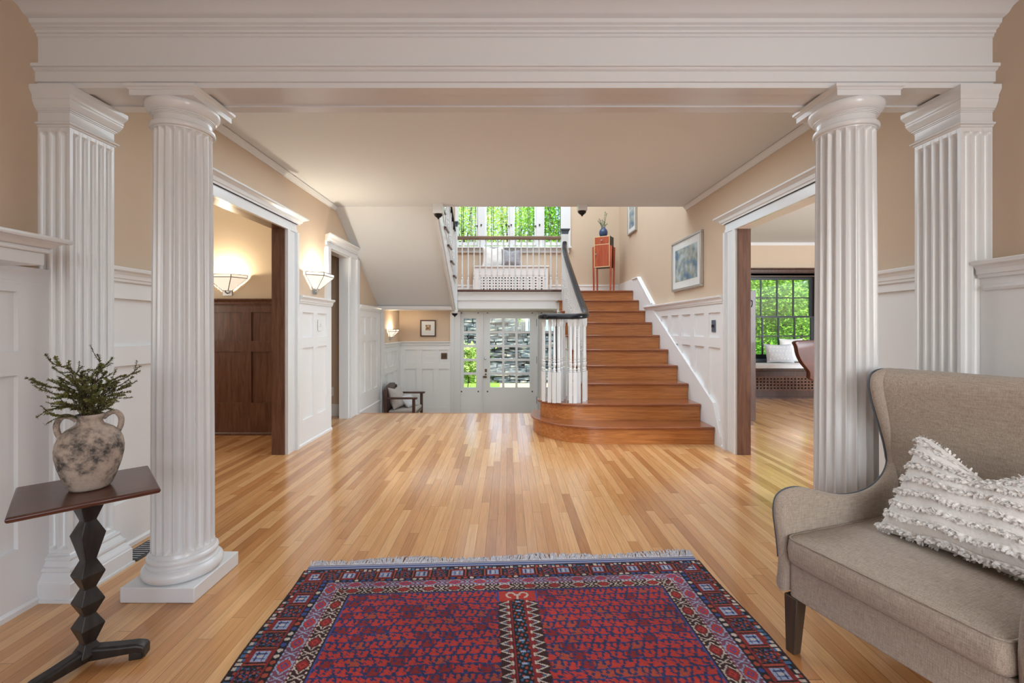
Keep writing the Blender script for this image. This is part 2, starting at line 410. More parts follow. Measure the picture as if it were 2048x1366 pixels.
struct('ceiling', MB().box(WL-.2, WR+.2, 2.9, YB+.2, 5.3, 5.4), 'ceiling_paint')
# front room behind the camera
struct('wall_front', wall_x(MB(), -3.2, -3.06, [(-1.4, 1.5, .6, 2.4)], WL-.12, WR+.12, 0, ZC), 'peach_plaster')
# den on the left
struct('ceiling', MB().box(-5.2, WL-.12, 1.6, 6.4, ZC, ZC+.1), 'ceiling_paint')
struct('wall_back', MB().box(-5.2, WL-.12, 5.05, 5.17, 0, ZC), 'cream_plaster')
struct('wall_left', MB().box(-5.3, -5.2, 1.6, 6.4, 0, ZC), 'cream_plaster')
struct('wall_front', MB().box(-5.2, WL-.12, 1.5, 1.6, 0, ZC), 'cream_plaster')
# passage behind the second doorway
struct('wall_back', MB().box(-3.7, WL-.12, 6.12, 6.24, 0, ZC), 'peach_plaster')
struct('wall_left', MB().box(-3.7, -3.6, 5.17, 6.12, 0, ZC), 'peach_plaster')
# sunny room on the right
RB = 8.0
struct('ceiling', MB().box(WR+.12, 7.0, 1.5, RB+.3, ZC+.04, ZC+.14), 'ceiling_paint')
struct('wall_back', wall_x(MB(), RB, RB+.14, [(3.9, 5.55, .64, 2.16)], WR+.12, 7.0, 0, ZC+.04), 'peach_plaster')
struct('wall_right', wall_y(MB(), 6.9, 7.0, [(3.0, 6.4, .7, 2.3)], 1.5, RB, 0, ZC+.04), 'peach_plaster')
struct('wall_front', MB().box(WR+.12, 7.0, 1.4, 1.5, 0, ZC+.04), 'peach_plaster')

# ---------------------------------------------------------------- mouldings
def mould_y(mb, X, d, y0, y1, prof, e0=0, e1=0):
    """profile (p, z) on plane X projecting by p towards d, run along y; ends returned by e0/e1 * p"""
    rings = [[(X, y0-e0*p, z) for p, z in []]]
    a = [(X+d*p, y0-e0*p, z) for p, z in prof]; b = [(X+d*p, y1+e1*p, z) for p, z in prof]
    n = len(prof); a = [(X, y0, prof[0][1])]+a+[(X, y0, prof[-1][1])]; b = [(X, y1, prof[0][1])]+b+[(X, y1, prof[-1][1])]
    n = len(a); fs = [(i, i+1, n+i+1, n+i) for i in range(n-1)]+[(n-1, 0, n, 2*n-1)]+[tuple(range(n)), tuple(range(2*n-1, n-1, -1))]
    return mb.add(a+b, fs)
def mould_x(mb, Y, d, x0, x1, prof):
    return mb.prism([(Y, prof[0][1])]+[(Y+d*p, z) for p, z in prof]+[(Y, prof[-1][1])], 'x', x0, x1)
def rect_mould(mb, Xw, Xf, y0, y1, prof):
    """rings of a block standing against the wall at Xw with face Xf, grown by p on its three free sides"""
    d = 1 if Xf > Xw else -1
    return mb.loft([[(Xw, y0-p, z), (Xf+d*p, y0-p, z), (Xf+d*p, y1+p, z), (Xw, y1+p, z)] for p, z in prof])

def cap_prof(z, s=1.0): return [(0, z-.075*s), (.012*s, z-.075*s), (.014*s, z-.062*s), (.02*s, z-.058*s), (.022*s, z-.04*s), (.03*s, z-.026*s), (.045*s, z-.018*s), (.048*s, z-.004*s), (.044*s, z), (0, z)]

def wainscot(name, axis, plane, d, a0, a1, zb, ztop, panels, mtl, low=True, capm=None, thick=.03, rows=((1.097, 1.355), (.26, .993)), base=True, kind='structure', top=.075, cut=None, cs=1.0):
    """panelled dado. axis 'y': wall plane X=plane projecting d*thick; panels: list of (a, b) intervals"""
    mb = MB()
    def B(u0, u1, z0, z1, p0, p1):
        if axis == 'y': mb.box(plane+d*p0, plane+d*p1, u0, u1, z0, z1)
        else: mb.box(u0, u1, plane+d*p0, plane+d*p1, z0, z1)
    B(a0, a1, zb, ztop-.03, 0, thick-.018)
    zs = sorted([zb+r[0] for r in rows]+[zb+r[1] for r in rows])
    # rails
    B(a0, a1, zs[-1], ztop-.05, thick-.018, thick)
    for i in range(1, len(zs)-1, 2): B(a0, a1, zs[i], zs[i+1], thick-.018, thick)
    B(a0, a1, zb, zs[0], thick-.018, thick)
    for i in range(0, len(zs), 2):
        u = a0
        for p0, p1 in panels:
            if p0 > u: B(u, p0, zs[i], zs[i+1], thick-.018, thick)
            u = p1
        if u < a1: B(u, a1, zs[i], zs[i+1], thick-.018, thick)
    pr = [(p*cs+thick, z) for p, z in cap_prof(ztop)]
    if axis == 'y': mould_y(mb, plane, d, a0, a1, pr)
    else: mould_x(mb, plane, d, a0, a1, pr)
    if base:
        if axis == 'y': mould_y(mb, plane, d, a0, a1, [(thick, zb), (thick+.012, zb), (thick+.012, zb+.02), (thick+.004, zb+.03), (thick, zb+.03)])
        else: mould_x(mb, plane, d, a0, a1, [(thick, zb), (thick+.012, zb), (thick+.012, zb+.02), (thick+.004, zb+.03), (thick, zb+.03)])
    return struct(name, mb, mtl)

WC = 1.52    # top of the dado in the hall
wainscot('trim_3', 'y', WL, 1, 4.45, 5.29, 0, WC, [(4.55, 4.80), (4.90, 5.15)], 'white_satin')
wainscot('trim_3', 'y', WL, 1, 6.26, 7.31, 0, WC, [(6.36, 6.56), (6.66, 6.86), (6.96, 7.16)], 'white_satin')
struct('trim_3', MB().box(WL, WL+.03, 6.285, 7.31, ZV, -.001).prism([(6.29, -.02), (6.29, -.25), (7.25, -.8+.25), (7.3, ZV), (7.3, ZV+.1)], 'x', WL+.03, WL+.045), 'white_satin')
wainscot('trim_3', 'y', WL, 1, 2.24, 2.85, 0, WC, [(2.36, 2.66)], 'white_satin')
# hall, right: dado between the far doorway and the stairs, cut by the stair skirt
wainscot('trim_4', 'y', WR, -1, 4.45, 6.95, 0, WC, [(4.53, 4.79), (4.90, 5.16), (5.27, 5.53), (5.64, 5.90), (6.01, 6.27)], 'white_satin')
wainscot('trim_4', 'y', WR, -1, 2.24, 2.85, 0, WC, [(2.36, 2.66)], 'white_satin', rows=((.95, 1.40), (.2, .85)))
# front room dado on the right; wide panels
wainscot('trim_5', 'y', WR, -1, -3.06, 2.012, 0, 1.495, [(-2.6, -1.5), (-1.2, -.1), (.15, .85), (1.05, 1.80)], 'white_satin', thick=.055, rows=((.98, 1.27), (.25, .90)))
mould_y_mb = MB(); mould_y(mould_y_mb, WR, -1, -3.06, 1.99, [(.055, 1.36), (.065, 1.365), (.070, 1.375), (.062, 1.385), (.055, 1.39)])
struct('trim_5', mould_y_mb, 'white_satin')
# front room left: panelled wall under the mantel shelf
wainscot('trim_6', 'y', WL, 1, -3.06, 2.012, 0, 1.457, [(-2.6, -1.5), (-1.2, -.1), (.10, .85), (1.05, 1.885)], 'white_satin', thick=.05, rows=((1.10, 1.35), (.27, 1.0)), cs=.12)
# mantel shelf (a thing)
mt = thing('mantel_shelf', 'white moulded mantel shelf on the wall left of the fluted pilaster, at the picture edge', 'shelf', (WL+.05, .9, 1.446))
mb = MB().box(WL+.05, -1.842, -.1, 1.79, 1.446, 1.4945)
obj('frieze_board', mb, 'white_paint', mt, bevel=.002)
mb = MB(); rect_mould(mb, WL+.05, -1.842, -.1, 1.79, [(p*.576, z-.0102) for p, z in [(.0, 1.504), (.012, 1.5045), (.018, 1.508), (.019, 1.514), (.014, 1.519), (.016, 1.5215), (.022, 1.523), (.031, 1.527), (.042, 1.534), (.058, 1.542), (.078, 1.548), (.078, 1.5485)]])
obj('cornice_moulding', mb, 'white_paint', mt, smooth='auto')
mb = MB(); rect_mould(mb, WL+.05, -1.842, -.1, 1.79, [(p*.576, z-.0102) for p, z in [(.08, 1.548), (.098, 1.548), (.104, 1.552), (.105, 1.560), (.100, 1.566), (.08, 1.567)]])
obj('shelf_board', mb, 'white_paint', mt, smooth='auto')
# entry: dado on its left wall and on the back wall
wainscot('trim_7', 'y', WL, 1, 7.5, 8.70, ZV, .93, [(7.56, 7.80), (7.90, 8.14), (8.24, 8.48)], 'white_satin', rows=((1.11, 1.37), (.26, 1.0)))
wainscot('trim_7', 'x', YB, -1, WL, -1.11, ZV, .93, [(-1.98, -1.76), (-1.65, -1.43), (-1.33, -1.15)], 'white_satin', rows=((1.11, 1.37), (.26, 1.0)))
# corner post under the soffit
struct('trim_8', MB().box(WL, WL+.055, 7.33, 7.50, ZV, 1.60), 'white_paint', bevel=.004)
# dark panelling in the den
wainscot('trim_9', 'x', 5.05, -1, -5.2, WL-.12, 0, WC, [(-4.72, -4.22), (-4.09, -3.59), (-3.46, -2.96), (-2.86, -2.36)], 'dark_wood', rows=((1.05, 1.37), (.36, .93)))

# ---------------------------------------------------------------- door casings
def casing(name, X, d, y0, y1, zt, wd=.19, near=True, zb=0, xin=None, dark='dark_wood', far=True, depth=.12, header_to=None):
    mb = MB()
    def vert(ya, yb, s):     # ya: opening edge, yb: outer edge
        st = [(0, .028), (.22, .028), (.22, .020), (.78, .020), (.80, .034), (.88, .046), (1.0, .046)]
        for i in range(len(st)-1):
            u0, p = st[i]; u1 = st[i+1][0]; pp = st[i+1][1] if st[i+1][0] == st[i][0] else max(p, st[i+1][1])
            if u1 > u0: mb.box(X, X+d*pp, ya+(yb-ya)*u0, ya+(yb-ya)*u1, zb, zt+(.12*u0 if 0 else .0))
    if far: vert(y1, y1+wd, 1)
    if near: vert(y0, y0-wd, -1)
    ya = y0-(wd if near else wd*.6); yb = y1+wd
    zz = zt
    for z0, z1, p in ((0, .03, .028), (.03, .085, .020), (.085, .11, .036)):
        mb.box(X, X+d*p, ya, yb, zz+z0, zz+z1)
    c = [(0, zz+.085), (.036, zz+.085), (.04, zz+.10), (.050, zz+.104), (.056, zz+.115), (.062, zz+.128), (.085, zz+.14), (.10, zz+.146), (.102, zz+.158), (0, zz+.158)]
    mould_y(mb, X, d, ya, yb, c, 1 if near else 0, 1)
    return struct(name, mb, 'white_paint')
casing('trim_10', WL, 1, DA[0], DA[1], 2.13)
casing('trim_11', WR, -1, DA[0], DA[1], 2.13)
mb = MB().box(WL-.12, WL-.0, 4.235, 4.25, 0, 2.145).box(WL-.12, WL, 3.03, 3.045, 0, 2.145).box(WL-.12, WL, 3.03, 4.25, 2.13, 2.145)
struct('trim_10', mb, 'dark_wood')
struct('trim_11', MB().box(WR+.12, WR, 4.235, 4.25, 0, 2.145).box(WR+.12, WR, 3.03, 3.045, 0, 2.145), 'dark_wood')
struct('trim_11', MB().box(WR+.12, WR, 3.045, 4.235, 2.13, 2.145), 'white_satin')
# second doorway on the left: near casing stands on the dado cap
mb = MB().box(WL, WL+.028, 5.18, 5.29, WC, 2.13).box(WL, WL+.045, 5.16, 5.185, WC, 2.13)
for a, b_, p in ((5.95, 5.99, .03), (5.99, 6.17, .02), (6.17, 6.26, .045)): mb.box(WL, WL+p, a, b_, 0, 2.13)
mb.box(WL-.12, WL, 5.93, 5.95, 0, 2.13).box(WL-.12, WL, 5.29, 5.30, 0, 2.13).box(WL-.12, WL, 5.29, 5.95, 2.115, 2.13)
for z0, z1, p in ((0, .03, .028), (.03, .085, .020)): mb.box(WL, WL+p, 5.18, 6.26, 2.13+z0, 2.13+z1)
mould_y(mb, WL, 1, 5.18, 6.26, [(p, z+2.13) for p, z in [(0, .07), (.036, .07), (.04, .085), (.050, .089), (.056, .10), (.062, .113), (.085, .125), (.10, .131), (.102, .143), (0, .143)]], 1, 1)
struct('trim_12', mb, 'white_paint')
struct('baseboard_left', MB().box(-3.6, WL-.12, 6.10, 6.12, 0, .16), 'white_satin')
struct('baseboard_left', MB().box(-5.2, WL-.12, 5.0, 5.02, 0, .02), 'dark_wood')
struct('baseboard_right', MB().box(WR+.12, 3.5, RB-.02, RB, 0, .16), 'dark_wood')

# ---------------------------------------------------------------- entablature between the two rooms
P = [(2.010, 2.27), (2.010, 2.292), (2.0, 2.294), (2.0, 2.338), (1.992, 2.342), (1.988, 2.35), (1.980, 2.352), (1.980, 2.366), (2.013, 2.368),
     (2.013, 2.495), (2.006, 2.500), (2.006, 2.508), (1.998, 2.512), (1.998, 2.520), (1.994, 2.524), (1.985, 2.528), (1.985, 2.534), (1.975, 2.540),
     (1.972, 2.556), (1.955, 2.560), (1.945, 2.566), (1.932, 2.580), (1.906, 2.590), (1.906, 2.602), (1.85, 2.615), (1.83, 2.64), (1.82, ZC+.3)]
back = [(2.24, ZC+.3), (2.24, 2.27), (2.185, 2.27), (2.185, 2.278), (2.065, 2.278), (2.065, 2.27)]
struct('trim_13', MB().prism(P+back, 'x', WL, WR), 'white_paint', smooth='auto')
# small crown along the hall ceiling
cr = [(0, -.05), (.012, -.05), (.014, -.042), (.02, -.036), (.034, -.018), (.042, -.012), (.042, -.004), (0, -.004)]
for X, d in ((WL, 1), (WR, -1)):
    struct('trim_14', mould_y(MB(), X, d, 2.24, YE, [(p, ZC+z) for p, z in cr]), 'white_paint')
struct('trim_14', mould_x(MB(), RB, -1, WR+.12, 6.9, [(p, ZC+.04+z) for p, z in cr]), 'white_satin')
struct('trim_14', mould_x(MB(), 2.24, 1, WL, WR, [(p, ZC+z) for p, z in cr]), 'white_satin')
# upper floor edge over the stairwell
struct('trim_15', MB().box(-.87, WR, YE, YE+.02, ZC-.0, ZC+.34), 'white_satin')

# ---------------------------------------------------------------- columns
def flute_ring(R, n, depth, cx, cy, z, half=.91, k=8):
    pts = []
    for i in range(n):
        a0 = 2*PI*i/n; wd = 2*PI/n
        pts.append((cx+R*math.cos(a0), cy+R*math.sin(a0), z))
        for j in range(k):
            u = j/(k-1); a = a0+wd*(1-half+half*u) if True else 0
            s = math.sin(PI*u); r = R-depth*(s**.8 if s > 0 else 0)
            pts.append((cx+r*math.cos(a), cy+r*math.sin(a), z))
    return pts
def column(cx, cy, label):
    c = thing('fluted_column', label, 'column', (cx, cy, 0))
    h = .16
    obj('plinth', MB().box(cx-.162, cx+.162, cy-.162, cy+.162, 0, .067), 'white_paint', c, bevel=.004)
    pr = [(.120, .067), (.150, .069), (.158, .078), (.161, .092), (.158, .106), (.148, .117), (.141, .119), (.141, .124), (.134, .128), (.131, .134), (.132, .140), (.138, .143), (.141, .150), (.140, .158), (.134, .164), (.130, .166), (.130, .170), (.1265, .175), (.125, .185), (.1, .187)]
    obj('base', MB().lathe(pr, (cx, cy, 0), 72), 'white_paint', c, smooth='auto')
    zs = [.183, .190, .197, .206] + [.206+(2.085-.206)*i/14 for i in range(1, 15)] + [2.092, 2.098, 2.102]
    rings = []
    for z in zs:
        u = (z-.18)/1.92; R = .1240-.0094*u**1.6
        e = min(1, max(0, (z-.186)/.02))*min(1, max(0, (2.100-z)/.014))
        rings.append(flute_ring(R, 20, .0165*math.sqrt(max(0, e)), cx, cy, z))
    obj('shaft', MB().loft(rings), 'white_paint', c, smooth='auto')
    pr = [(.105, 2.099), (.1155, 2.101), (.117, 2.106), (.125, 2.108), (.1285, 2.113), (.129, 2.120), (.1275, 2.127), (.122, 2.131), (.117, 2.133), (.1155, 2.137), (.1155, 2.160), (.119, 2.161), (.119, 2.165), (.123, 2.166), (.123, 2.170), (.127, 2.171), (.127, 2.175), (.131, 2.177), (.138, 2.186), (.1445, 2.197), (.148, 2.208), (.147, 2.218), (.142, 2.224), (.1, 2.225)]
    obj('capital', MB().lathe(pr, (cx, cy, 0), 72), 'white_paint', c, smooth='auto')
    pr = [(.140, 2.222), (.140, 2.246), (.143, 2.248), (.146, 2.254), (.152, 2.258), (.153, 2.2695)]
    obj('abacus', MB().loft([[(cx-r, cy-r, z), (cx+r, cy-r, z), (cx+r, cy+r, z), (cx-r, cy+r, z)] for r, z in pr]), 'white_paint', c)
column(-1.525, 2.119, 'round white fluted column standing behind the pedestal table with the vase')
column(1.590, 2.119, 'round white fluted column standing behind the linen armchair')

def pilaster(Xw, d, label):
    y0, y1 = 2.012, 2.239; Xf = Xw+d*.143
    c = thing('fluted_pilaster', label, 'pilaster', (Xw+d*.07, 2.126, 0))
    rect = lambda nm, pr, **k: obj(nm, rect_mould(MB(), Xw, Xf, y0, y1, pr), 'white_paint', c, **k)
    rect('base', [(.057, 0), (.057, .012), (.050, .014), (.050, .078), (.046, .082), (.046, .088), (.040, .096), (.032, .112), (.028, .118), (.032, .121), (.0345, .130), (.032, .139), (.024, .142), (.022, .150), (.016, .158), (.015, .164), (.018, .167), (.019, .173), (.016, .179), (.008, .182), (.003, .190)], smooth='auto')
    # shaft section with flutes on the front and inner faces
    def sec(dep, z):
        pts = [(Xw, y0)]
        def run(p0, p1, n, nrm):
            L = [p0]; m = 8; fw = .18
            for i in range(n):
                a = (i+fw*.6)/n; b = (i+1-fw*.6)/n
                for j in range(m+1):
                    u = j/m; s = math.sin(PI*u)**.8 if 0 < u < 1 else 0
                    q = a+(b-a)*u
                    L.append((p0[0]+(p1[0]-p0[0])*q-nrm[0]*dep*s, p0[1]+(p1[1]-p0[1])*q-nrm[1]*dep*s))
            return L
        e = .010
        xf = Xf
        pts += run((Xw+d*.004, y0), (xf-d*e, y0), 3, (0, -1))
        pts += [(xf, y0)] + run((xf, y0+e), (xf, y1-e), 5, (d, 0)) + [(xf, y1), (Xw, y1)]
        return [(p[0], p[1], z) for p in pts]
    rings = [sec(0, .186), sec(0, .206), sec(.008, .212), sec(.0155, .222), sec(.0155, 2.060), sec(.008, 2.072), sec(0, 2.078), sec(0, 2.104)]
    obj('shaft', MB().loft(rings), 'white_paint', c, smooth='auto')
    rect('capital', [(0, 2.095), (.004, 2.097), (.006, 2.103), (.014, 2.107), (.015, 2.113), (.006, 2.116), (.002, 2.120), (0, 2.126), (0, 2.162), (.004, 2.163), (.004, 2.168), (.009, 2.169), (.009, 2.174), (.013, 2.176), (.02, 2.192), (.025, 2.205), (.024, 2.210), (.026, 2.212), (.026, 2.226), (.029, 2.232), (.036, 2.245), (.038, 2.252), (.038, 2.2695)], smooth='auto')
pilaster(WL, 1, 'square white fluted pilaster against the wall behind the vase table')
pilaster(WR-.001, -1, 'square white fluted pilaster against the wall behind the linen armchair')
# ================================================================ stairs
def ell(cx, cy, a, b, t0, t1, n): return [(cx+a*math.cos(t0+(t1-t0)*i/n), cy+b*math.sin(t0+(t1-t0)*i/n)) for i in range(n+1)]
XR, XL = 2.118, .84
st = thing('staircase', 'wide oak staircase with ten risers and a rounded bottom step, rising to the landing', 'staircase', (1.4, 5.5, 0))
def bull(cx, cy, a, b, yback, grow):
    q = ell(cx, cy, a+grow, b+grow, PI*1.5, PI*.86, 30)
    return [(XR, cy-b-grow)]+q+[(XL-.02, min(yback, 5.75)), (XR, yback)]
# bottom two bullnosed steps
for k, (cx, cy, a, b) in ((1, (1.0, 5.30, .70, .68)), (2, (.87, 5.27, .49, .32))):
    z1 = k*r_; z0 = (k-1)*r_+(0 if k > 1 else 0)
    obj('riser', MB().prism(bull(cx, cy, a, b, noseY(k+1)+.25, 0), 'z', z0, z1-.028), 'stair_oak', st, smooth='auto')
    o = obj('tread', MB().prism(bull(cx, cy, a, b, noseY(k+1)+.25, .03), 'z', z1-.028, z1), 'tread_oak', st, bevel=.009, segs=3)
for k in range(3, 11):
    y = noseY(k); z = k*r_; xl = XL-.03
    obj('riser', MB().box(XL, XR, y+.03, y+.055, z-r_, z-.028), 'stair_oak', st)
    y2 = noseY(k+1)+.05 if k < 10 else y+.30
    obj('tread', MB().box(xl if k < 10 else 1.0, XR, y, y2, z-.028, z), 'tread_oak', st, bevel=.009, segs=3)
# white closed side under the treads, towards the entry
poly = [(noseY(3)+.034, .366)]
for k in range(3, 10): poly += [(noseY(k)+.034, k*r_-.03), (noseY(k+1)+.034, k*r_-.03)]
poly += [(noseY(10)+.034, ZL-.315)]
poly += [(noseY(10)+.034, ZV), (YF+.63, ZV), (YF+.04, ZV), (YF+.04, .0015), (5.62, .0015)]
obj('side_panel', MB().prism(poly, 'x', XL, XL+.05), 'white_satin', st)
# wall skirt
sk = [(4.50, .03), (4.56, .20), (noseY(1)+.02, .27)]
sk = [(4.47, 0), (4.60, .20), (4.66, .36), (6.565, 1.405+.0), (6.565, 1.535), (7.34, 2.016), (7.60, 2.016), (7.60, 1.80), (7.5, 1.72), (4.75, 0)]
sk = [(4.50, 0), (4.50, .10), (4.66, .42), (6.60, 1.46), (6.60, 1.545), (7.34, 2.030), (7.64, 2.030), (7.64, 1.60), (5.2, .0)]
obj('skirt_board', MB().prism(sk, 'x', WR-.046, WR-.001), 'white_satin', st, label='white skirt board against the wall')
mb = MB().tube([(WR-.05, 6.62, 1.55), (WR-.05, 7.33, 2.015), (WR-.05, 7.64, 2.02)], .014, 8)
obj('skirt_moulding', mb, 'white_satin', st, label='white moulding')

# landing slab and its fascia
struct('trim_16', MB().box(WL, .89, 7.56, YB, ZL-.30, ZL-.03).box(.89, WR, 7.66, YB, ZL-.314, ZL-.03).box(WL+.001, .84, 7.53, 7.56, ZL-.314, ZL-.03), 'white_satin')
mb = MB().box(-.83, XL+.06, 7.50, 7.535, ZL-.175, ZL-.03).box(-.83, XL+.06, 7.515, 7.535, ZL-.314, ZL-.175).box(-.83, XL+.06, 7.485, 7.52, ZL-.06, ZL-.03)
struct('trim_16', mb, 'white_satin', bevel=.003)
struct('floor', MB().box(WL, .90, 7.56, YB, ZL-.03, ZL).box(.90, WR-.047, 7.89, YB, ZL-.03, ZL), 'stair_oak')
struct('trim_17', MB().box(-.83, .90, 7.46, 7.56, ZL-.03, ZL+.004), 'mahogany', bevel=.006)
struct('baseboard_back', MB().box(WL, WR, YB-.025, YB, ZL, ZL+.20).box(WL, WR, YB-.035, YB, ZL+.17, ZL+.185), 'white_satin')
struct('baseboard_right', MB().box(WR-.03, WR, 7.64, YB-.03, ZL, ZL+.204), 'white_satin')

# upper flight coming back towards the camera over the entry, left
N2 = 6
up = [(7.56, ZL)]
for j in range(1, N2+1):
    y = 7.47-t_*(j-1); up += [(y, ZL+r_*(j-1)), (y, ZL+r_*j)]
up += [(YE+.0, ZL+r_*N2), (YE+.0, 2.66), (7.31, 1.545), (7.56, 1.512)]
fl = thing('upper_staircase', 'white underside and open string of the flight rising left above the entry', 'staircase', (-1.5, 6.4, 1.512))
obj('soffit', MB().prism(up, 'x', WL+.001, -.90), 'ceiling_paint', fl, label='plain plaster underside')
# outer string with raised edge
us = [(7.5, 1.60), (7.5, ZL+.05)]
st2 = []
for j in range(1, N2+1):
    y = 7.47-t_*(j-1); st2 += [(y, ZL+r_*(j-1)+.0), (y, ZL+r_*j)]
poly = [(7.50, ZL)]+st2+[(YE+.02, ZL+r_*N2), (YE+.02, 2.60), (7.31, 1.485), (7.50, 1.45)]
obj('outer_string', MB().prism(poly, 'x', -.90, -.868), 'white_paint', fl)
mb = MB().tube([(-.862, 7.42, 1.50), (-.862, 5.50, 2.655)], .014, 8)
obj('string_moulding', mb, 'white_paint', fl)
for j in range(1, N2+1):
    y = 7.47-t_*(j-1); z = ZL+r_*j
    obj('tread', MB().box(WL+.002, -.835, y-t_-.0, y+.03, z-.001, z+.028), 'mahogany', fl, bevel=.008, label='dark tread with a nosing')
    obj('bracket', MB().prism([(y, z-.004), (y-.26, z-.004), (y-.20, z-.03), (y-.10, z-.05), (y-.02, z-.11)], 'x', -.868, -.855), 'white_satin', fl)
mb = MB().box(-2.1, -.868, 7.30, 7.44, 1.49, 1.56)
struct('trim_18', MB().box(WL, -.90, 7.28, 7.50, 1.488, 1.511).box(WL, -.90, 7.27, 7.33, 1.500, 1.545), 'white_satin')

# ---------------------------------------------------------------- railings
def baluster_mb(x, y, z0, z1, kind=0, rot=0, w=.036):
    """square foot, turned vase and long taper"""
    mb = MB(); h = z1-z0; a = w/2
    def sq(z, s): 
        c, d = math.cos(rot), math.sin(rot)
        return [(x+u*s*c-v*s*d, y+u*s*d+v*s*c, z) for u, v in ((-1,-1),(1,-1),(1,1),(-1,1))]
    if kind == 0: f, v = .36, .50
    else: f, v = .20, .33
    mb.loft([sq(z0, a), sq(z0+h*f, a)])
    p = [(a*.7, f), (a*1.05, f+.012), (a*.6, f+.022), (a*1.0, f+.034), (a*.55, f+.05), (a*.78, f+.075), (a*1.0, f+.10), (a*.6, v-.02), (a*.95, v-.012), (a*.62, v), (a*.85, v+.012), (a*.74, v+.03), (a*.62, .80), (a*.56, .90)]
    mb.lathe([(r, z0+h*q) for r, q in p], (x, y, 0), 10)
    mb.loft([sq(z0+h*.90, a*.62), sq(z0+h*.93, a*.8), sq(z1, a*.8)])
    return mb
RAILP = [(-.030, -.020), (-.034, -.004), (-.030, .012), (-.018, .022), (0, .026), (.018, .022), (.030, .012), (.034, -.004), (.030, -.020), (.016, -.026), (-.016, -.026)]

# landing balustrade
lr = thing('landing_railing', 'straight railing with white balusters along the front of the landing', 'railing', (.03, 7.5, ZL))
obj('handrail', MB().box(-.83, .89, 7.475, 7.535, 2.664, 2.722), 'rail_wood', lr, bevel=.012, segs=3, label='brown wooden handrail')
xs = [(-.83+.075)+i*.0985 for i in range(17)]
b0 = obj('baluster', baluster_mb(xs[0], 7.505, ZL+.004, 2.668, 1, w=.034), 'white_paint', lr, smooth='auto')
for x in xs[1:]:
    b = b0.copy(); C.objects.link(b); b.parent = lr; b.location = (x-xs[0], 0, 0)
def newel(name, x, y, z0, z1, label, w=.056, captype='slate_paint', group=None, drop=False, cap=True):
    n = thing(name, label, 'newel post', (x, y, z0))
    obj('post', MB().box(x-w, x+w, y-w, y+w, z0+(.0), z1), 'white_paint', n, bevel=.005)
    if cap:
        pr = [(w*.92, z1), (w*1.0, z1+.03), (w*1.05, z1+.032), (w*1.05, z1+.045), (w*1.2, z1+.058), (w*1.38, z1+.072), (w*1.42, z1+.085), (w*1.3, z1+.092)]
        obj('cap', MB().loft([[(x-r, y-r, z), (x+r, y-r, z), (x+r, y+r, z), (x-r, y+r, z)] for r, z in pr]), captype, n, label='slate blue moulded cap')
    if drop:
        pr = [(.004, z0-.062), (.012, z0-.055), (.012, z0-.047), (.03, z0-.036), (.046, z0-.02), (.050, z0-.008), (.045, z0)]
        obj('drop_finial', MB().lathe(pr, (x, y, 0), 20), 'black_lacquer', n, smooth='auto', label='black turned drop finial')
    return n
newel('newel_post', .955, 7.50, 1.43, 2.745, 'tall white newel post with a slate cap where stair rail meets landing', drop=False)
newel('newel_post', -.875, 7.46, 1.435, 2.86, 'white newel post at the foot of the left upper flight, with black drop', w=.046, drop=True)
newel('newel_post', -.83, 5.40, 2.56, 2.672, 'short white post end hanging at the ceiling edge, left of the window', w=.06, cap=False, drop=True)
newel('newel_post', .895, 5.40, 2.595, 2.672, 'short white post end hanging at the ceiling edge, right of the window', w=.055, cap=False, drop=True)
for X in (-.83, .895):
    pass
# upper flight railing
ur = thing('upper_railing', 'white balusters and dark rail of the flight rising at the left', 'railing', (-.885, 6.4, ZL+.2))
mb = MB().tube([(-.885, 7.42, 2.80), (-.885, 7.2, 2.93), (-.885, 5.5, 3.86)], 0, prof=RAILP)
obj('handrail', mb, 'black_lacquer', ur, smooth='auto', label='dark handrail')
for j in range(1, N2+1):
    for q in (.09, .25):
        y = 7.47-t_*(j-1)-q; z = ZL+r_*j+.028
        zr = 2.93+(7.2-y)*.547-.02 if y < 7.2 else 2.80+(7.42-y)*.59-.02
        obj('baluster', baluster_mb(-.885, y, z, zr, 0, w=.034), 'white_paint', ur, smooth='auto')

# main stair railing with volute
sr = thing('stair_railing', 'curved black handrail on white turned balusters, ending in a volute over the second step', 'railing', (.85, 6.0, .365))
path = [(.945, 7.43, 2.600), (.925, 7.30, 2.50), (.905, 6.9, 2.275), (.90, 6.3, 1.945), (.90, 5.8, 1.675), (.90, 5.45, 1.50), (.90, 5.27, 1.415), (.893, 5.14, 1.365), (.872, 5.05, 1.340), (.83, 4.985, 1.328), (.76, 4.95, 1.323), (.66, 4.94, 1.322), (.54, 4.95, 1.322), (.45, 4.99, 1.322), (.395, 5.07, 1.322), (.385, 5.16, 1.322), (.42, 5.24, 1.322), (.49, 5.285, 1.322), (.57, 5.28, 1.322), (.62, 5.23, 1.322), (.63, 5.17, 1.322), (.60, 5.12, 1.322), (.55, 5.11, 1.322)]
def smooth_path(p, n=5):
    out = []; p = [Vector(q) for q in p]
    for i in range(len(p)-1):
        a, b, c, d = p[max(i-1, 0)], p[i], p[i+1], p[min(i+2, len(p)-1)]
        for j in range(n):
            t = j/n
            out.append(.5*((2*b)+(c-a)*t+(2*a-5*b+4*c-d)*t*t+(3*b-a-3*c+d)*t**3))
    out.append(p[-1]); return out
sp = smooth_path(path)
obj('handrail', MB().tube(sp, 0, prof=[(a*1.15, b*1.2) for a, b in RAILP]), 'black_lacquer', sr, smooth='auto', label='glossy black handrail')
cum = 0
zf = r_*2
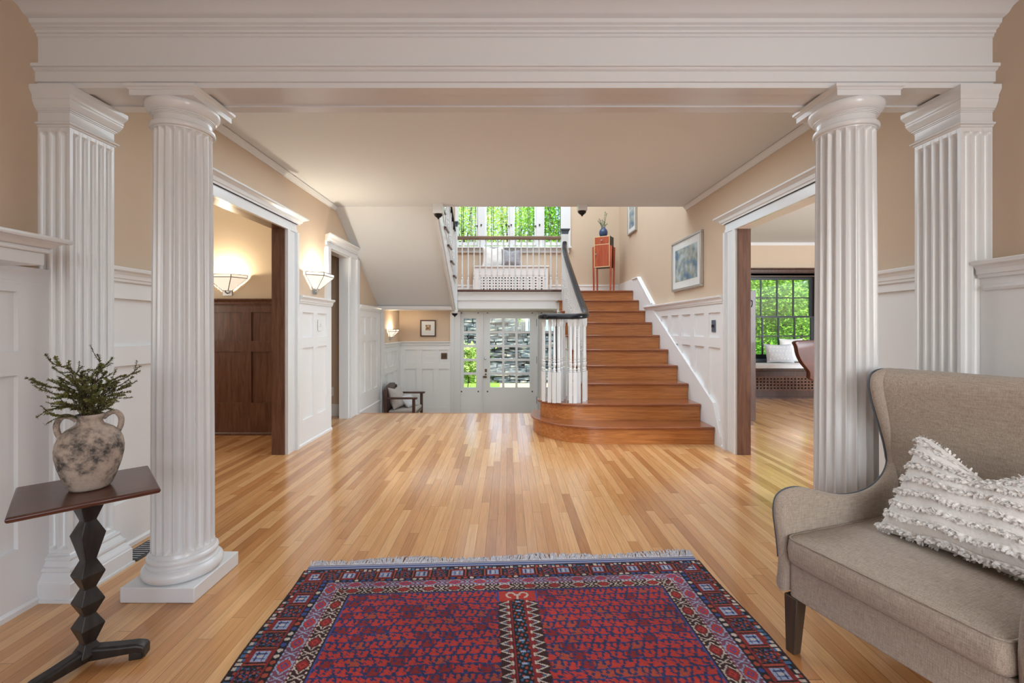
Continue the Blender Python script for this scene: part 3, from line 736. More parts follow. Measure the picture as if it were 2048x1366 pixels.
bal = [(.47, 5.02), (.415, 5.09), (.41, 5.19), (.57, 4.99), (.66, 5.25), (.70, 4.985), (.79, 5.0), (.865, 5.09), (.50, 5.25), (.60, 5.28), (.52, 4.99), (.62, 5.12), (.745, 4.975), (.895, 5.19), (.71, 5.17)]
for x, y in bal:
    z1 = 1.305
    obj('baluster', baluster_mb(x, y, zf, z1, 0, rot=random.uniform(-.5, .5), w=.040), 'white_paint', sr, smooth='auto')
for k in range(3, 10):
    for q in (.08, .20, .31):
        y = noseY(k)+q; z = k*r_
        zr = 1.415+(y-5.27)*.548-.02
        if y > 7.40: continue
        obj('baluster', baluster_mb(.90, y, z, zr, 0, w=.036), 'white_paint', sr, smooth='auto')
pr = [(.018, zf), (.020, zf+.02), (.014, zf+.05), (.012, zf+.2), (.016, zf+.42), (.012, zf+.7), (.014, 1.30)]
obj('center_post', MB().lathe(pr, (.55, 5.14, 0), 14), 'black_lacquer', sr, smooth='auto', label='slim black iron post in the volute')

# ================================================================ windows and entry door
# stairwell window: four leaded casements
X0, X1 = WX0, WX1
wn = thing('window_1', 'tall white leaded casement windows above the landing', None, (.07, YB, WZ0), kind='structure')
mb = MB().box(X0-.03, X0+.035, YB-.03, YB+.10, WZ0-.0, WZ1+.1).box(X1-.09, X1+.10, YB-.03, YB+.10, WZ0, WZ1+.1).box(X0, X1, YB-.03, YB+.1, WZ1, WZ1+.1)
obj('window_frame', mb, 'white_paint', wn)
LG = [(-.978, -.61), (-.405, .005), (.140, .518), (.706, 1.030)]   # glass lights in X
LG = [((914-VX)*8.8/F, (953-VX)*8.8/F), ((973-VX)*8.8/F, (1016-VX)*8.8/F), ((1029-VX)*8.8/F, (1069-VX)*8.8/F), ((1088-VX)*8.8/F, (1130-VX)*8.8/F)]
X0 = LG[0][0]
for i, (a, b) in enumerate(LG):
    m_ = MB().box(a-.035, a, YB+.03, YB+.075, WZ0+.04, WZ1).box(b, b+.035, YB+.03, YB+.075, WZ0+.04, WZ1).box(a, b, YB+.03, YB+.075, WZ0+.04, WZ0+.10).box(a, b, YB+.03, YB+.075, WZ1-.06, WZ1)
    f_ = obj('casement', m_, 'white_satin', wn)
    obj('pane', MB().box(a, b, YB+.05, YB+.054, WZ0+.10, WZ1-.06), 'window_glass', f_)
    c_ = MB(); wd = b-a
    for q in (.07, .24, .32, .68, .76, .95): c_.box(a+wd*q-.005, a+wd*q+.005, YB+.045, YB+.059, WZ0+.10, WZ1-.06)
    for z in (WZ0+.16, WZ0+.20): c_.box(a, b, YB+.046, YB+.058, z-.004, z+.004)
    obj('lead_came', c_, 'dark_metal', f_)
    if i < 3:
        q = LG[i+1][0]
        obj('mullion', MB().box(b+.035, q-.035, YB-.01, YB+.10, WZ0, WZ1), 'white_paint', wn)
        obj('latch', MB().box((b+q)/2-.012, (b+q)/2+.012, YB-.03, YB-.01, 3.17, 3.20).box(b+.0, b+.03, YB+.0, YB+.03, 3.165, 3.18), 'dark_metal', wn)
obj('window_sill', MB().box(WX0-.10, 1.23, YB-.10, YB+.03, WZ0-.035, WZ0).box(WX0-.07, 1.20, YB-.04, YB, WZ0-.115, WZ0-.035), 'white_paint', wn, bevel=.006)

# entry door assembly
de = thing('door_1', 'white glazed entry door between two sidelights', None, (.07, YB, ZV), kind='structure')
Yd = YB+.03
def leaf(parent, name, xa, xb, za, zb, gx0, gx1, gz0, gz1, nx, nz, y=Yd, t=.045, mtl='white_satin', bar=.022, glass='pane', barname='glazing_bars'):
    m_ = MB().box(xa, gx0, y, y+t, za, zb).box(gx1, xb, y, y+t, za, zb).box(gx0, gx1, y, y+t, za, gz0).box(gx0, gx1, y, y+t, gz1, zb)
    o = obj(name, m_, mtl, parent)
    m_ = MB()
    for i in range(1, nx): x = gx0+(gx1-gx0)*i/nx; m_.box(x-bar/2, x+bar/2, y+.004, y+t-.004, gz0, gz1)
    for i in range(1, nz): z = gz0+(gz1-gz0)*i/nz; m_.box(gx0, gx1, y+.005, y+t-.005, z-bar/2, z+bar/2)
    obj(barname, m_, mtl, o)
    obj(glass, MB().box(gx0, gx1, y+t/2-.002, y+t/2+.002, gz0, gz1), 'window_glass', o)
    return o
px = lambda p, Y=8.76: (p-VX)*Y/F
pz = lambda p, Y=8.76: H-(p-VY)*Y/F
dl = leaf(de, 'door_leaf', px(965.5), px(1074), ZV+.01, 1.49, px(980), px(1059.5), pz(775), pz(637), 3, 5, bar=.045)
s1 = leaf(de, 'sidelight', px(921), px(963.5), ZV+.01, 1.49, px(927.5), px(952), pz(775), pz(637), 1, 5, bar=.045)
s2 = leaf(de, 'sidelight', px(1076), px(1119), ZV+.01, 1.49, px(1086.5), px(1111), pz(775), pz(637), 1, 5, bar=.045)
m_ = MB().box(px(963.2), px(965.8), YB+.0, YB+.09, ZV, 1.50).box(px(1073.8), px(1076.2), YB+.0, YB+.09, ZV, 1.50).box(-1.11, px(921), YB-.03, YB+.10, ZV, 1.51).box(px(919), px(1122), YB-.0, YB+.1, 1.49, 1.512).box(px(1119), 1.17, YB-.03, YB+.1, ZV, 1.51).box(-1.09, -1.03, YB-.045, YB-.03, ZV, 1.51)
obj('door_frame', m_, 'white_paint', de)
m_ = MB().lathe([(0, 0), (.02, .0), (.02, .006), (.008, .01), (.008, .03), (.022, .036), (.026, .048), (.02, .058), (0, .06)], (0,0,0), 16)
kn = MB().add([(px(970.5)+a, Yd-c, pz(716.5)+b) for a, b, c in m_.v], m_.f)
obj('door_knob', kn, 'steel', dl, smooth='auto')
obj('lock_plate', MB().box(px(969.5), px(974), Yd-.008, Yd, pz(744), pz(738)).box(px(965.5), px(973.5), Yd-.02, Yd, pz(755.5), pz(752)).box(px(970), px(973), Yd-.012, Yd, pz(750), pz(747)), 'bronze', dl)
for z in (pz(645), pz(720), pz(800)): obj('hinge', MB().box(px(1073), px(1076), Yd-.012, Yd, z-.07, z+.07), 'dark_metal', dl)
for a, b in ((975, 1064.5), (923, 956.5), (1083, 1116)):
    for x in (a, b):
        for z in (625.5, 783): obj('corner_stud', MB().lathe([(0,0),(.012,0),(.010,.006),(0,.008)], (0,0,0), 8) if False else MB().box(px(x)-.012, px(x)+.012, Yd-.006, Yd, pz(z)-.014, pz(z)+.014), 'dark_metal', dl if a == 975 else (s1 if a == 923 else s2), bevel=.003)

# right room window, double hung, dark frame
w2 = thing('window_2', 'dark framed divided window over the window seat in the side room', None, (4.9, RB, .64), kind='structure')
m_ = MB().box(3.80, 3.93, RB-.03, RB+.12, .60, 2.16).box(5.49, 5.62, RB-.03, RB+.12, .60, 2.16).box(3.80, 5.62, RB-.03, RB+.12, 2.10, 2.16)
obj('window_frame', m_, 'walnut', w2)
obj('head_moulding', mould_x(MB(), RB, -1, 3.7, 5.75, [(0, 2.12), (.03, 2.12), (.03, 2.17), (.045, 2.18), (.045, 2.22), (.07, 2.235), (.075, 2.25), (0, 2.255)]), 'walnut', w2)
obj('window_sill', MB().box(3.80, 5.62, RB-.08, RB+.12, .595, .645), 'slate_paint', w2)
leaf(w2, 'upper_sash', 3.93, 5.49, 1.38, 2.10, 3.975, 5.43, 1.41, 2.055, 5, 2, RB+.08, .035, 'dark_metal', .02)
leaf(w2, 'lower_sash', 3.93, 5.49, .645, 1.40, 3.985, 5.42, .72, 1.375, 5, 2, RB+.03, .04, 'dark_metal', .02)
# ================================================================ furniture and small things
import numpy as np
def closed_smooth(p, n=4):
    p = [Vector((a, b, 0)) for a, b in p]; N = len(p); out = []
    for i in range(N):
        a, b, c, d = p[i-1], p[i], p[(i+1) % N], p[(i+2) % N]
        for j in range(n):
            t = j/n; q = .5*((2*b)+(c-a)*t+(2*a-5*b+4*c-d)*t*t+(3*b-a-3*c+d)*t**3); out.append((q.x, q.y))
    return out
def inset(poly, r):
    N = len(poly); out = []
    A = sum(poly[i][0]*poly[(i+1) % N][1]-poly[(i+1) % N][0]*poly[i][1] for i in range(N)); s = 1 if A > 0 else -1
    for i in range(N):
        a, b = poly[i-1], poly[(i+1) % N]; dx, dy = b[0]-a[0], b[1]-a[1]; L = math.hypot(dx, dy) or 1
        out.append((poly[i][0]-s*dy/L*r, poly[i][1]+s*dx/L*r))
    return out

# ---------------------------------------------------------------- rug
RUGW, RUGL = 1.985, 3.0
al = math.radians(2.8); u_ = (math.cos(al), math.sin(al)); v_ = (math.sin(al), -math.cos(al))
cx = -.999+u_[0]*RUGW/2+v_[0]*RUGL/2; cy = 2.205+u_[1]*RUGW/2+v_[1]*RUGL/2
rug = thing('area_rug', 'dark red and blue knotted wool rug with geometric borders and a pale fringe', 'rug', (cx, cy, .001), al)
def rug_color(x, d):
    """x across (0..RUGW), d distance from the far end (metres); returns linear rgb arrays"""
    col = {k: np.array(v) for k, v in dict(red=(.40,.036,.026), dred=(.20,.018,.018), brown=(.035,.012,.012), navy=(.022,.028,.09), blue=(.035,.06,.22), cream=(.50,.42,.36), pale=(.27,.33,.47), pink=(.17,.055,.085), black=(.012,.010,.013), sky=(.045,.13,.25), rust=(.32,.055,.03)).items()}
    sx = np.minimum(x, RUGW-x); sd = d/.76; dl = (RUGL-d)/.76
    sv = np.minimum(sd, dl); e = np.minimum(sx, sv)
    along = np.where(sx < sv, d, x)      # coordinate running along the border
    out = np.empty(x.shape+(3,)); out[:] = col['brown']
    def put(mask, c): out[mask] = col[c]
    f = lambda a, p: (a/p) % 1.0
    H2 = lambda a, b: (np.sin(np.floor(a)*127.1+np.floor(b)*311.7)*43758.5453) % 1.0
    # check guard
    m = (e >= .010) & (e < .036); put(m, 'black')
    c1 = f(along, .021); k = H2(along/.021, e/.013)
    put(m & (np.abs(c1-.5) < .33) & (k < .33), 'cream'); put(m & (np.abs(c1-.5) < .33) & (k >= .33) & (k < .6), 'sky'); put(m & (np.abs(c1-.5) < .33) & (k >= .8), 'rust')
    # main border
    m = (e >= .036) & (e < .125); put(m, 'dred'); mi = (e >= .042) & (e < .119)
    P = .172; q = f(along+.02, P); a = q*P; ee = e-.0805
    sq = mi & (np.abs(a-P/2) < .031)
    put(mi & ~sq, 'black')
    put(mi & (np.abs(np.abs(a-P/2)-.041) < .0035), 'rust')
    put(sq, 'dred'); s2 = sq & (np.abs(a-P/2) < .026) & (np.abs(ee) < .027); put(s2, 'pale')
    ax = np.abs(a-P/2); ae = np.abs(ee)
    put(s2 & ((np.abs(ax-.012) < .0028) & (ae < .022) | (np.abs(ae-.012) < .0028) & (ax < .022)), 'navy')
    put(s2 & (ax < .004) & (ae < .012), 'cream')
    fl = mi & ~sq & (ax > .052)
    g = np.sin(a*150+ee*110)*np.sin(ee*170-a*60)+.5*np.sin(a*310+7)*np.sin(ee*280)
    put(fl & (g > .78), 'sky'); put(fl & (g < -.52), 'rust'); put(fl & (g > .28) & (g < .42), 'dred'); put(fl & (np.abs(g+.3) < .05), 'blue')
    # dotted guard
    m = (e >= .125) & (e < .150); put(m, 'black'); c1 = f(along, .030); k = H2(along/.030, e*0+3)
    dot = (c1-.5)**2*(.030**2)+(e-.1375)**2 < .0098**2
    put(m & dot & (k < .55), 'blue'); put(m & dot & (k >= .55) & (k < .75), 'cream'); put(m & dot & (k >= .75), 'rust')
    # pink and dark hooked bands
    for e0, e1, bgc, fg, mid in ((.154, .213, 'pink', 'pale', 'red'), (.217, .277, 'brown', 'cream', 'dred')):
        m = (e >= e0) & (e < e1); put(m, bgc); h = (e1-e0)/2; t = (e-(e0+e1)/2)/h; P = .115; a = f(along, P)*2-1
        r1 = np.abs(a)*1.15+np.abs(t)*.72
        put(m & (r1 < .62), mid)
        zz = np.abs(f(along*1.0, P/6)*2-1)
        put(m & (np.abs(r1-.82-.10*(zz-.5)) < .07), fg)
        put(m & (np.abs(a) > .80) & (np.abs(np.abs(t)-(1-np.abs(a))*3.6) < .16), fg)
        put(m & (r1 < .34) & (r1 > .2), 'blue' if e0 < .2 else 'red')
        put(m & (np.abs(t) > .82) & (zz > .55), fg)
    put((e >= .150) & (e < .154), 'black'); put((e >= .213) & (e < .217), 'dred'); put((e >= .277) & (e < .283), 'brown')
    put((e >= .283) & (e < .289), 'blue')
    # field
    m = e >= .289
    rw = d/.0435+.07*np.sin(x*3)+.10*np.sin(x*41+d*17)*np.sin(x*23); row = np.floor(rw); v = rw-row
    px_ = x/.050+.5*(row % 2)+.07*np.sin(row*1.7); cell = np.floor(px_); u = px_-cell
    wob = .08*np.sin(x*260+d*90)+.08*np.sin(x*97-d*310)+.06*np.sin(x*410-d*530)
    put(m, 'navy'); put(m & (np.abs(u-.5) < .02), 'blue')
    tri = np.abs(u-.5) < (.36+wob)*(1.12-((1-v)*1.2))*1.5
    tri = (v > .16) & (np.abs(u-.5) < .05+.40*(v-.10)+wob)
    small = (np.minimum(u, 1-u) < .14+wob*.5) & (np.abs(v-.42) < .26)
    rr = H2(cell+row*3, row)
    A = m & (tri | small)
    put(A, 'red'); put(A & (rr < .16), 'dred'); put(A & (rr > .90), 'rust')
    put(m & (v < .09), 'navy'); put(m & (v >= .03) & (v < .07) & (np.sin(x*90+row) > .0), 'blue')
    # centre tree
    X = x-1.030; AX = np.abs(X); D = d-.225
    put((AX < .085) & (D > 0) & (D < .075), 'red'); put((np.abs(AX-.085) < .004) & (D > 0) & (D < .075), 'blue')
    for sgn in (-1, 1):
        rr = np.hypot(X-sgn*.028, (D-.030)*1.0); put((np.abs(rr-.018) < .0045) & ~((X*sgn < .028) & (D > .034)), 'cream')
    put((AX < .006) & (D > .025) & (D < .062), 'cream')
    body = (D > .060) & (AX < .082+.008*np.abs(f(d, .052)*2-1)) & (D > .060+np.maximum(0, AX-.01)*.35) & (d < RUGL-.30)
    put(body, 'black')
    outer = body & (AX > .036)
    tt = (AX-.036)/.046; zz = np.abs(f(d, .040)*2-1)
    put(outer, 'brown'); put(outer & (np.abs(tt-zz*.95) < .13), 'cream'); put(outer & (np.abs(AX-.040) < .003), 'cream'); put(outer & (tt < zz*.95-.35), 'dred')
    put(outer & (tt > .4) & (tt < .6) & (zz > .85), 'sky')
    inner = body & (AX <= .034); put(inner, 'black'); put(inner & (AX > .026), 'dred')
    g = np.sin(X*190+d*70)*np.sin(d*150-X*60)
    put(inner & (AX < .024) & (g > .62), 'sky'); put(inner & (AX < .024) & (g < -.55), 'rust'); put(inner & (AX < .02) & (f(d, .06) < .16) & (AX < .010), 'pale')
    return out
xs = np.linspace(0, RUGW, 600); ds = np.concatenate([np.arange(0, 1.05, .0033), np.linspace(1.05, RUGL, 160)])
XX, DD = np.meshgrid(xs, ds)
colr = rug_color(XX, DD)
rng = np.random.RandomState(3); colr *= (.8+.4*rng.rand(*XX.shape))[..., None]
low = .85+.3*(.5+.5*np.sin(XX*7+3*np.sin(DD*5))*np.sin(DD*11)); colr *= low[..., None]
nx, ny = len(xs), len(ds)
zz = .009+.0018*rng.rand(ny, nx)
edge = np.minimum(np.minimum(XX, RUGW-XX), np.minimum(DD, RUGL-DD)); zz = np.where(edge < .0015, 0.0, zz)
wav = .006*np.sin(DD*9); lx = XX-RUGW/2+np.where(XX < .3, wav*(1-XX/.3), 0)+np.where(XX > RUGW-.3, -wav*(1-(RUGW-XX)/.3), 0)
co = np.stack([lx, RUGL/2-DD, zz], -1).reshape(-1, 3)
me = bpy.data.meshes.new('pile'); me.vertices.add(nx*ny); me.vertices.foreach_set('co', co.ravel())
ii = (np.arange(ny-1)[:, None]*nx+np.arange(nx-1)[None, :]).ravel()
quads = np.stack([ii, ii+nx, ii+nx+1, ii+1], -1)
me.loops.add(quads.size); me.polygons.add(len(quads)); me.loops.foreach_set('vertex_index', quads.ravel())
me.polygons.foreach_set('loop_start', np.arange(len(quads))*4); me.update(calc_edges=True)
ca = me.color_attributes.new('woven_color', 'FLOAT_COLOR', 'POINT')
ca.data.foreach_set('color', np.concatenate([colr.reshape(-1, 3), np.ones((nx*ny, 1))], 1).ravel())
m = mat('rug_wool', (.3,.05,.05), .95, spec=.15); t = m.node_tree; vc = t.nodes.new('ShaderNodeVertexColor'); vc.layer_name = 'woven_color'
t.links.new(vc.outputs[0], t.nodes['Principled BSDF'].inputs['Base Color']); t.nodes['Principled BSDF'].inputs['Sheen Weight'].default_value = .1
me.materials.append(m); pile = bpy.data.objects.new('pile', me); C.objects.link(pile); pile.parent = rug
# flat woven end with blue and white lines, and the fringe
W2 = RUGW/2-.012
for nm, y0, y1, mm in (('woven_end', 0, .012, (.05,.06,.17)), ('woven_end', .012, .018, (.42,.44,.52)), ('woven_end', .018, .032, (.07,.10,.25)), ('woven_end', .032, .038, (.42,.44,.52)), ('woven_end', .038, .046, (.14,.10,.14))):
    mn = 'woven_%d' % int(y0*1000)
    mat(mn, mm, .95)
    obj('woven_end', MB().box(-W2, W2, RUGL/2+y0, RUGL/2+y1, 0, .006), mn, rug, local=True)
mb = MB(); rr = random.Random(5)
x = -W2
while x < W2:
    L = .058+.020*math.sin(x*9)+rr.uniform(-.012, .012); y = RUGL/2+.045; z = rr.uniform(.006, .016); dx = rr.uniform(-.02, .035)+.025*math.sin(x*23)
    w_ = .0022
    mb.add([(x-w_, y, .006), (x+w_, y, .006), (x+dx*.5+w_, y+L*.5, z+.006), (x+dx*.5-w_, y+L*.5, z+.006), (x+dx+w_, y+L, .003), (x+dx-w_, y+L, .003)], [(0, 1, 2, 3), (3, 2, 4, 5)])
    x += rr.uniform(.0020, .0042)
mat('fringe_cotton', (.52,.52,.56), .95, noisy=.3, nscale=90)
fr = obj('fringe', mb, 'fringe_cotton', rug, local=True, recalc=False, label='pale grey cotton fringe')

# ---------------------------------------------------------------- armchair
th = math.radians(-71.0); d_ = Vector((math.cos(th), math.sin(th), 0)); n_ = Vector((-math.sin(th), math.cos(th), 0)); P0 = Vector((1.029, 1.680, 0))
SC, QC = .315, .38
ac = P0+d_*SC+n_*QC
arm = thing('armchair', 'oatmeal linen wing armchair with dark wood legs, facing left', 'armchair', tuple(ac), th)
def loc(vs): return [(s-SC, q-QC, z) for s, q, z in vs]
outl = [(.004, .21), (.002, .33), (-.010, .44), (-.012, .51), (.006, .560), (.05, .585), (.11, .588), (.18, .570), (.27, .545), (.36, .530), (.45, .530), (.53, .548), (.59, .585), (.617, .635), (.605, .70), (.578, .77), (.548, .84), (.522, .905), (.510, .96), (.520, 1.002), (.555, 1.024), (.62, 1.030), (.70, 1.015), (.745, .965), (.765, .86), (.775, .7), (.775, .5), (.775, .35), (.770, .21)]
outl = [(.004, .21), (.004, .212)]+outl[1:-1]+[(.770, .212), (.770, .21)]
OUT = [(p.x, p.y) for p in smooth_path([(a, b, 0) for a, b in outl[2:-2]], 4)]
OUT = [(.006, .209)]+OUT+[(.768, .209)]
def side(s_in, s_out, name='side_wing'):
    o = OUT; mb = MB(); rings = []; W = s_out-s_in; r = .030
    for k in range(0, 13):
        u = k/12; s = s_in+W*u
        e = min(u, 1-u)*abs(W); ins = r-math.sqrt(max(0, r*r-(r-min(e, r))**2)) if e < r else 0
        p = inset(o, ins); sg = 1 if W > 0 else -1
        rings.append([(s+sg*(.05*max(0, .12-q)*4*max(0, min(1, (z-.40)/.15))*.5), q, z) for q, z in p])
    mb.loft([loc(r_2) for r_2 in rings]); return obj(name, mb, 'linen', arm, smooth='auto', local=True)
side(.012, -.038); side(.618, .678)
def rrect(s0, s1, q0, q1, z, r, ins, n=5):
    s0 += ins; s1 -= ins; q0 += ins; q1 -= ins; r = max(.004, r-ins*.3); o = []
    for cx_, cy_, a0 in ((s1-r, q1-r, 0), (s0+r, q1-r, PI/2), (s0+r, q0+r, PI), (s1-r, q0+r, 1.5*PI)):
        for k in range(n+1): a = a0+PI/2*k/n; o.append((cx_+r*math.cos(a), cy_+r*math.sin(a), z))
    return o
mb = MB(); mb.loft([loc(rrect(.010, .620, .012, .76, z, .02, i)) for z, i in ((.205, .004), (.210, 0), (.326, 0), (.332, .006))])
obj('seat_frame', mb, 'linen', arm, smooth='auto', local=True)
mb = MB(); mb.loft([loc(rrect(.014, .616, -.012, .60, z, .035, i)) for z, i in ((.334, .016), (.338, .005), (.350, 0), (.385, -.003), (.418, 0), (.427, .005), (.433, .014), (.440, .05), (.446, .12), (.450, .22))])
obj('seat_cushion', mb, 'linen', arm, smooth=True, local=True)
for z in (.428,):
    pts = rrect(.014, .616, -.012, .60, z, .035, .003); obj('piping', MB().tube([Vector(p) for p in loc(pts+pts[:1])], .0035, 6), 'linen', arm, smooth=True, local=True)
# welt along the outer edge of the far side wing
o = OUT
obj('piping', MB().tube([Vector(p) for p in loc([(-.030-(.05*max(0, .12-q)*2*max(0, min(1, (z-.40)/.15)))-(.004 if z > .65 else 0), q+.002, z) for q, z in inset(o, .007)[1:-22]])], .004, 6), 'piping', arm, smooth=True, local=True, label='blue grey edge welt')
mb = MB(); rings = []
for k in range(25):
    u = k/24; s = -.040+.720*u; f = abs(2*u-1)**3*.052; ee = .026*max(0, abs(2*u-1)-.90)/.10
    pr = [(.600+f*.6, .36), (.612+f*.6, .50), (.620+f*.1, .62), (.606-f*.1, .72), (.592-f*.4, .82), (.572-f, .93), (.566-f, .975), (.574-f, 1.005), (.598-f*.6, 1.025), (.635, 1.032), (.68, 1.025), (.725, .995), (.75, .93), (.768, .75), (.772, .55), (.77, .36)]
    rings.append(loc([(s, q, z) for q, z in inset(pr, ee*ee/.026)]))
mb.loft(rings); obj('backrest', mb, 'linen', arm, smooth='auto', local=True, sub=1)
for s, q, ds_, dq in ((.022, .035, -.0, -.012), (.600, .035, 0, -.012), (.03, .72, 0, .05), (.60, .72, 0, .05)):
    a = .026; b = .017
    mb = MB(); mb.loft([loc([(s-b+ds_, q-b+dq, 0), (s+b+ds_, q-b+dq, 0), (s+b+ds_, q+b+dq, 0), (s-b+ds_, q+b+dq, 0)]), loc([(s-a, q-a, .207), (s+a, q-a, .207), (s+a, q+a, .207), (s-a, q+a, .207)])])
    obj('leg', mb, 'leg_wood', arm, local=True, bevel=.003)

# ---------------------------------------------------------------- cushions
def pillow_pts(W, Ht, T, dip=0, n=28, m=24, wr=.004, seed=0):
    def f(u, v, side):
        U = 2*u-1; V = 2*v-1
        x = U*W/2*(1-.07*(1-V*V)); z = V*Ht/2*(1-.07*(1-U*U))
        if V > 0: z -= dip*V*V*max(0, 1-abs(U))**1.4
        th_ = T/2*max(0, (1-U**4))**.55*max(0, (1-V**4))**.55
        if V > 0: th_ *= 1-.35*(dip > 0)*max(0, 1-abs(U)*1.5)*V
        nz = noise.noise(Vector((U*2.4+seed, V*2.4, side*3)))*wr*(1-max(abs(U), abs(V))**4)*3
        return Vector((x, side*(th_)+nz, z))
    return f
def pillow(name, label, frame, W, Ht, T, material, dip=0, seed=0, group=None, cat='cushion'):
    """frame: (origin at bottom centre, x axis, up axis) in world space"""
    o, X, Zu = [Vector(a) for a in frame]; X.normalize(); Zu.normalize(); Nn = X.cross(Zu).normalized()
    f = pillow_pts(W, Ht, T, dip, seed=seed); th_ = thing(name, label, cat, tuple(o), 0, group)
    def w_(p): q = o+X*p.x+Nn*p.y+Zu*(p.z+Ht/2); return (q.x, q.y, q.z)
    n, m_ = 26, 22; mb = MB()
    for s in (-1, 1): mb.grid(lambda u, v, s=s: w_(f(u, v, s)), n, m_)
    c_ = obj('cover', mb, material, th_, smooth=True, recalc=True)
    return th_, f, w_
def W3(s, q, z): v = P0+d_*s+n_*q; return Vector((v.x, v.y, z))
bo = W3(.350, .328, .452); up = W3(.425, .500, .90)-bo
pl, pf, pw = pillow('throw_pillow', 'white pillow with rows of torn ruffles, leaning on the armchair back', (bo, d_+Vector((0, 0, .02)), up), .47, .385, .15, 'white_cotton', dip=.12, seed=1, cat='pillow')
rr = random.Random(11)
NR = 8
for r0 in range(NR):
    mb = MB(); V0 = .045+.9*r0/(NR-1)
    for k in range(210):
        u = rr.uniform(.005, .995); v = V0+rr.gauss(0, .006)+.012*math.sin(u*17+r0); v = min(.995, max(.005, v))
        p = pf(u, v, 1); q = pf(min(1, u+.01), min(1, v+.01), 1)
        L = rr.uniform(.008, .017); a = rr.uniform(-.9, .9); out_ = rr.uniform(.004, .014)
        dirn = Vector((math.sin(a)*L, out_, -math.cos(a)*L if rr.random() < .75 else math.cos(a)*L*.7)); wv = Vector((math.cos(a), 0, math.sin(a)))*rr.uniform(.003, .008)
        b0 = p+Vector((0, .001, 0)); mid = p+dirn*.55+Vector((0, .005, 0)); tip = p+dirn
        mb.add([pw(b0-wv), pw(b0+wv), pw(mid+wv*.9), pw(mid-wv*.9), pw(tip+wv*.2), pw(tip-wv*.2)], [(0, 1, 2, 3), (3, 2, 4, 5)])
    # gathered strip under the torn edge
    def g(u, v, V0=V0, r0=r0):
        p = pf(.004+.992*u, min(.99, max(.01, V0+(v-.5)*.055+.012*math.sin(u*17+r0))), 1); b = math.sin(PI*v)
        return pw(p+Vector((0, .0015+b*(.005+.003*math.sin(u*140+r0*2)+.003*math.sin(u*61)), 0)))
    mb.grid(g, 150, 5)
    obj('ruffle', mb, 'white_cotton', pl, recalc=False)
mb = MB()
for k in range(260):
    e = rr.choice((0, 1, 2, 3)); s_ = rr.random(); u, v = ((s_, 0), (s_, 1), (0, s_), (1, s_))[e]
    p = pf(u, v, 1); o2 = Vector(((2*u-1) if e > 1 else rr.uniform(-.4, .4), rr.uniform(-.4, .6), (2*v-1) if e < 2 else rr.uniform(-.5, .5))).normalized()*rr.uniform(.005, .012)
    wv = Vector((rr.uniform(-1, 1), rr.uniform(-1, 1), rr.uniform(-1, 1))).normalized()*.004
    mb.add([pw(p-wv), pw(p+wv), pw(p+o2+wv*.8), pw(p+o2-wv*.8)], [(0, 1, 2, 3)])
obj('frayed_edge', mb, 'white_cotton', pl, recalc=False, kind='stuff')

# ---------------------------------------------------------------- pedestal table
TC = (-1.494, 1.603); TZ = .63
tb = thing('pedestal_table', 'small square reddish brown table on a black zigzag carved pedestal', 'table', (TC[0], TC[1], 0), math.radians(44))
a = .186
mb = MB(); mb.loft([[(-q, -q, z), (q, -q, z), (q, q, z), (-q, q, z)] for q, z in ((a-.012, TZ-.020), (a-.002, TZ-.016), (a, TZ-.010), (a, TZ-.004), (a-.004, TZ))])
obj('tabletop', mb, 'mahogany', tb, local=True, bevel=.003)
zs = [(q*.77, z) for q, z in [(.030, .022), (.046, .045), (.022, .082), (.046, .141), (.022, .182), (.046, .228), (.022, .275), (.047, .327), (.023, .375), (.048, .466), (.023, .515), (.047, .578), (.047, .611)]]
ca, sa = math.cos(math.radians(24)), math.sin(math.radians(24))
mb = MB(); mb.loft([[(x*ca-y*sa, x*sa+y*ca, z) for x, y in ((-q, -q), (q, -q), (q, q), (-q, q))] for q, z in zs])
obj('pedestal', mb, 'ebonised_wood', tb, local=True, bevel=.0025, label='black zigzag pedestal')
for ang in (-29, 91, 211):
    c_, s_ = math.cos(math.radians(ang)), math.sin(math.radians(ang))
    pr = [(0, .066, .020), (.05, .062, .022), (.10, .058, .024), (.15, .056, .026), (.172, .050, .022), (.180, .040, .004)]
    rings = [[(u*c_-v*s_, u*s_+v*c_, z) for v, z in ((-.021, zb+.0), (.021, zb), (.023, zt-.006), (.016, zt), (-.016, zt), (-.023, zt-.006))] for u, zt, zb in pr]
    mb = MB().loft(rings)
    u = .150; mb.box(0, 0, 0, 0, 0, 0) if 0 else None
    mb.loft([[((u+p)*c_-q*s_, (u+p)*s_+q*c_, z) for p, q in ((-.02, -.02), (.02, -.02), (.02, .02), (-.02, .02))] for z in (0, .028)])
    obj('foot', mb, 'ebonised_wood', tb, local=True, bevel=.003)
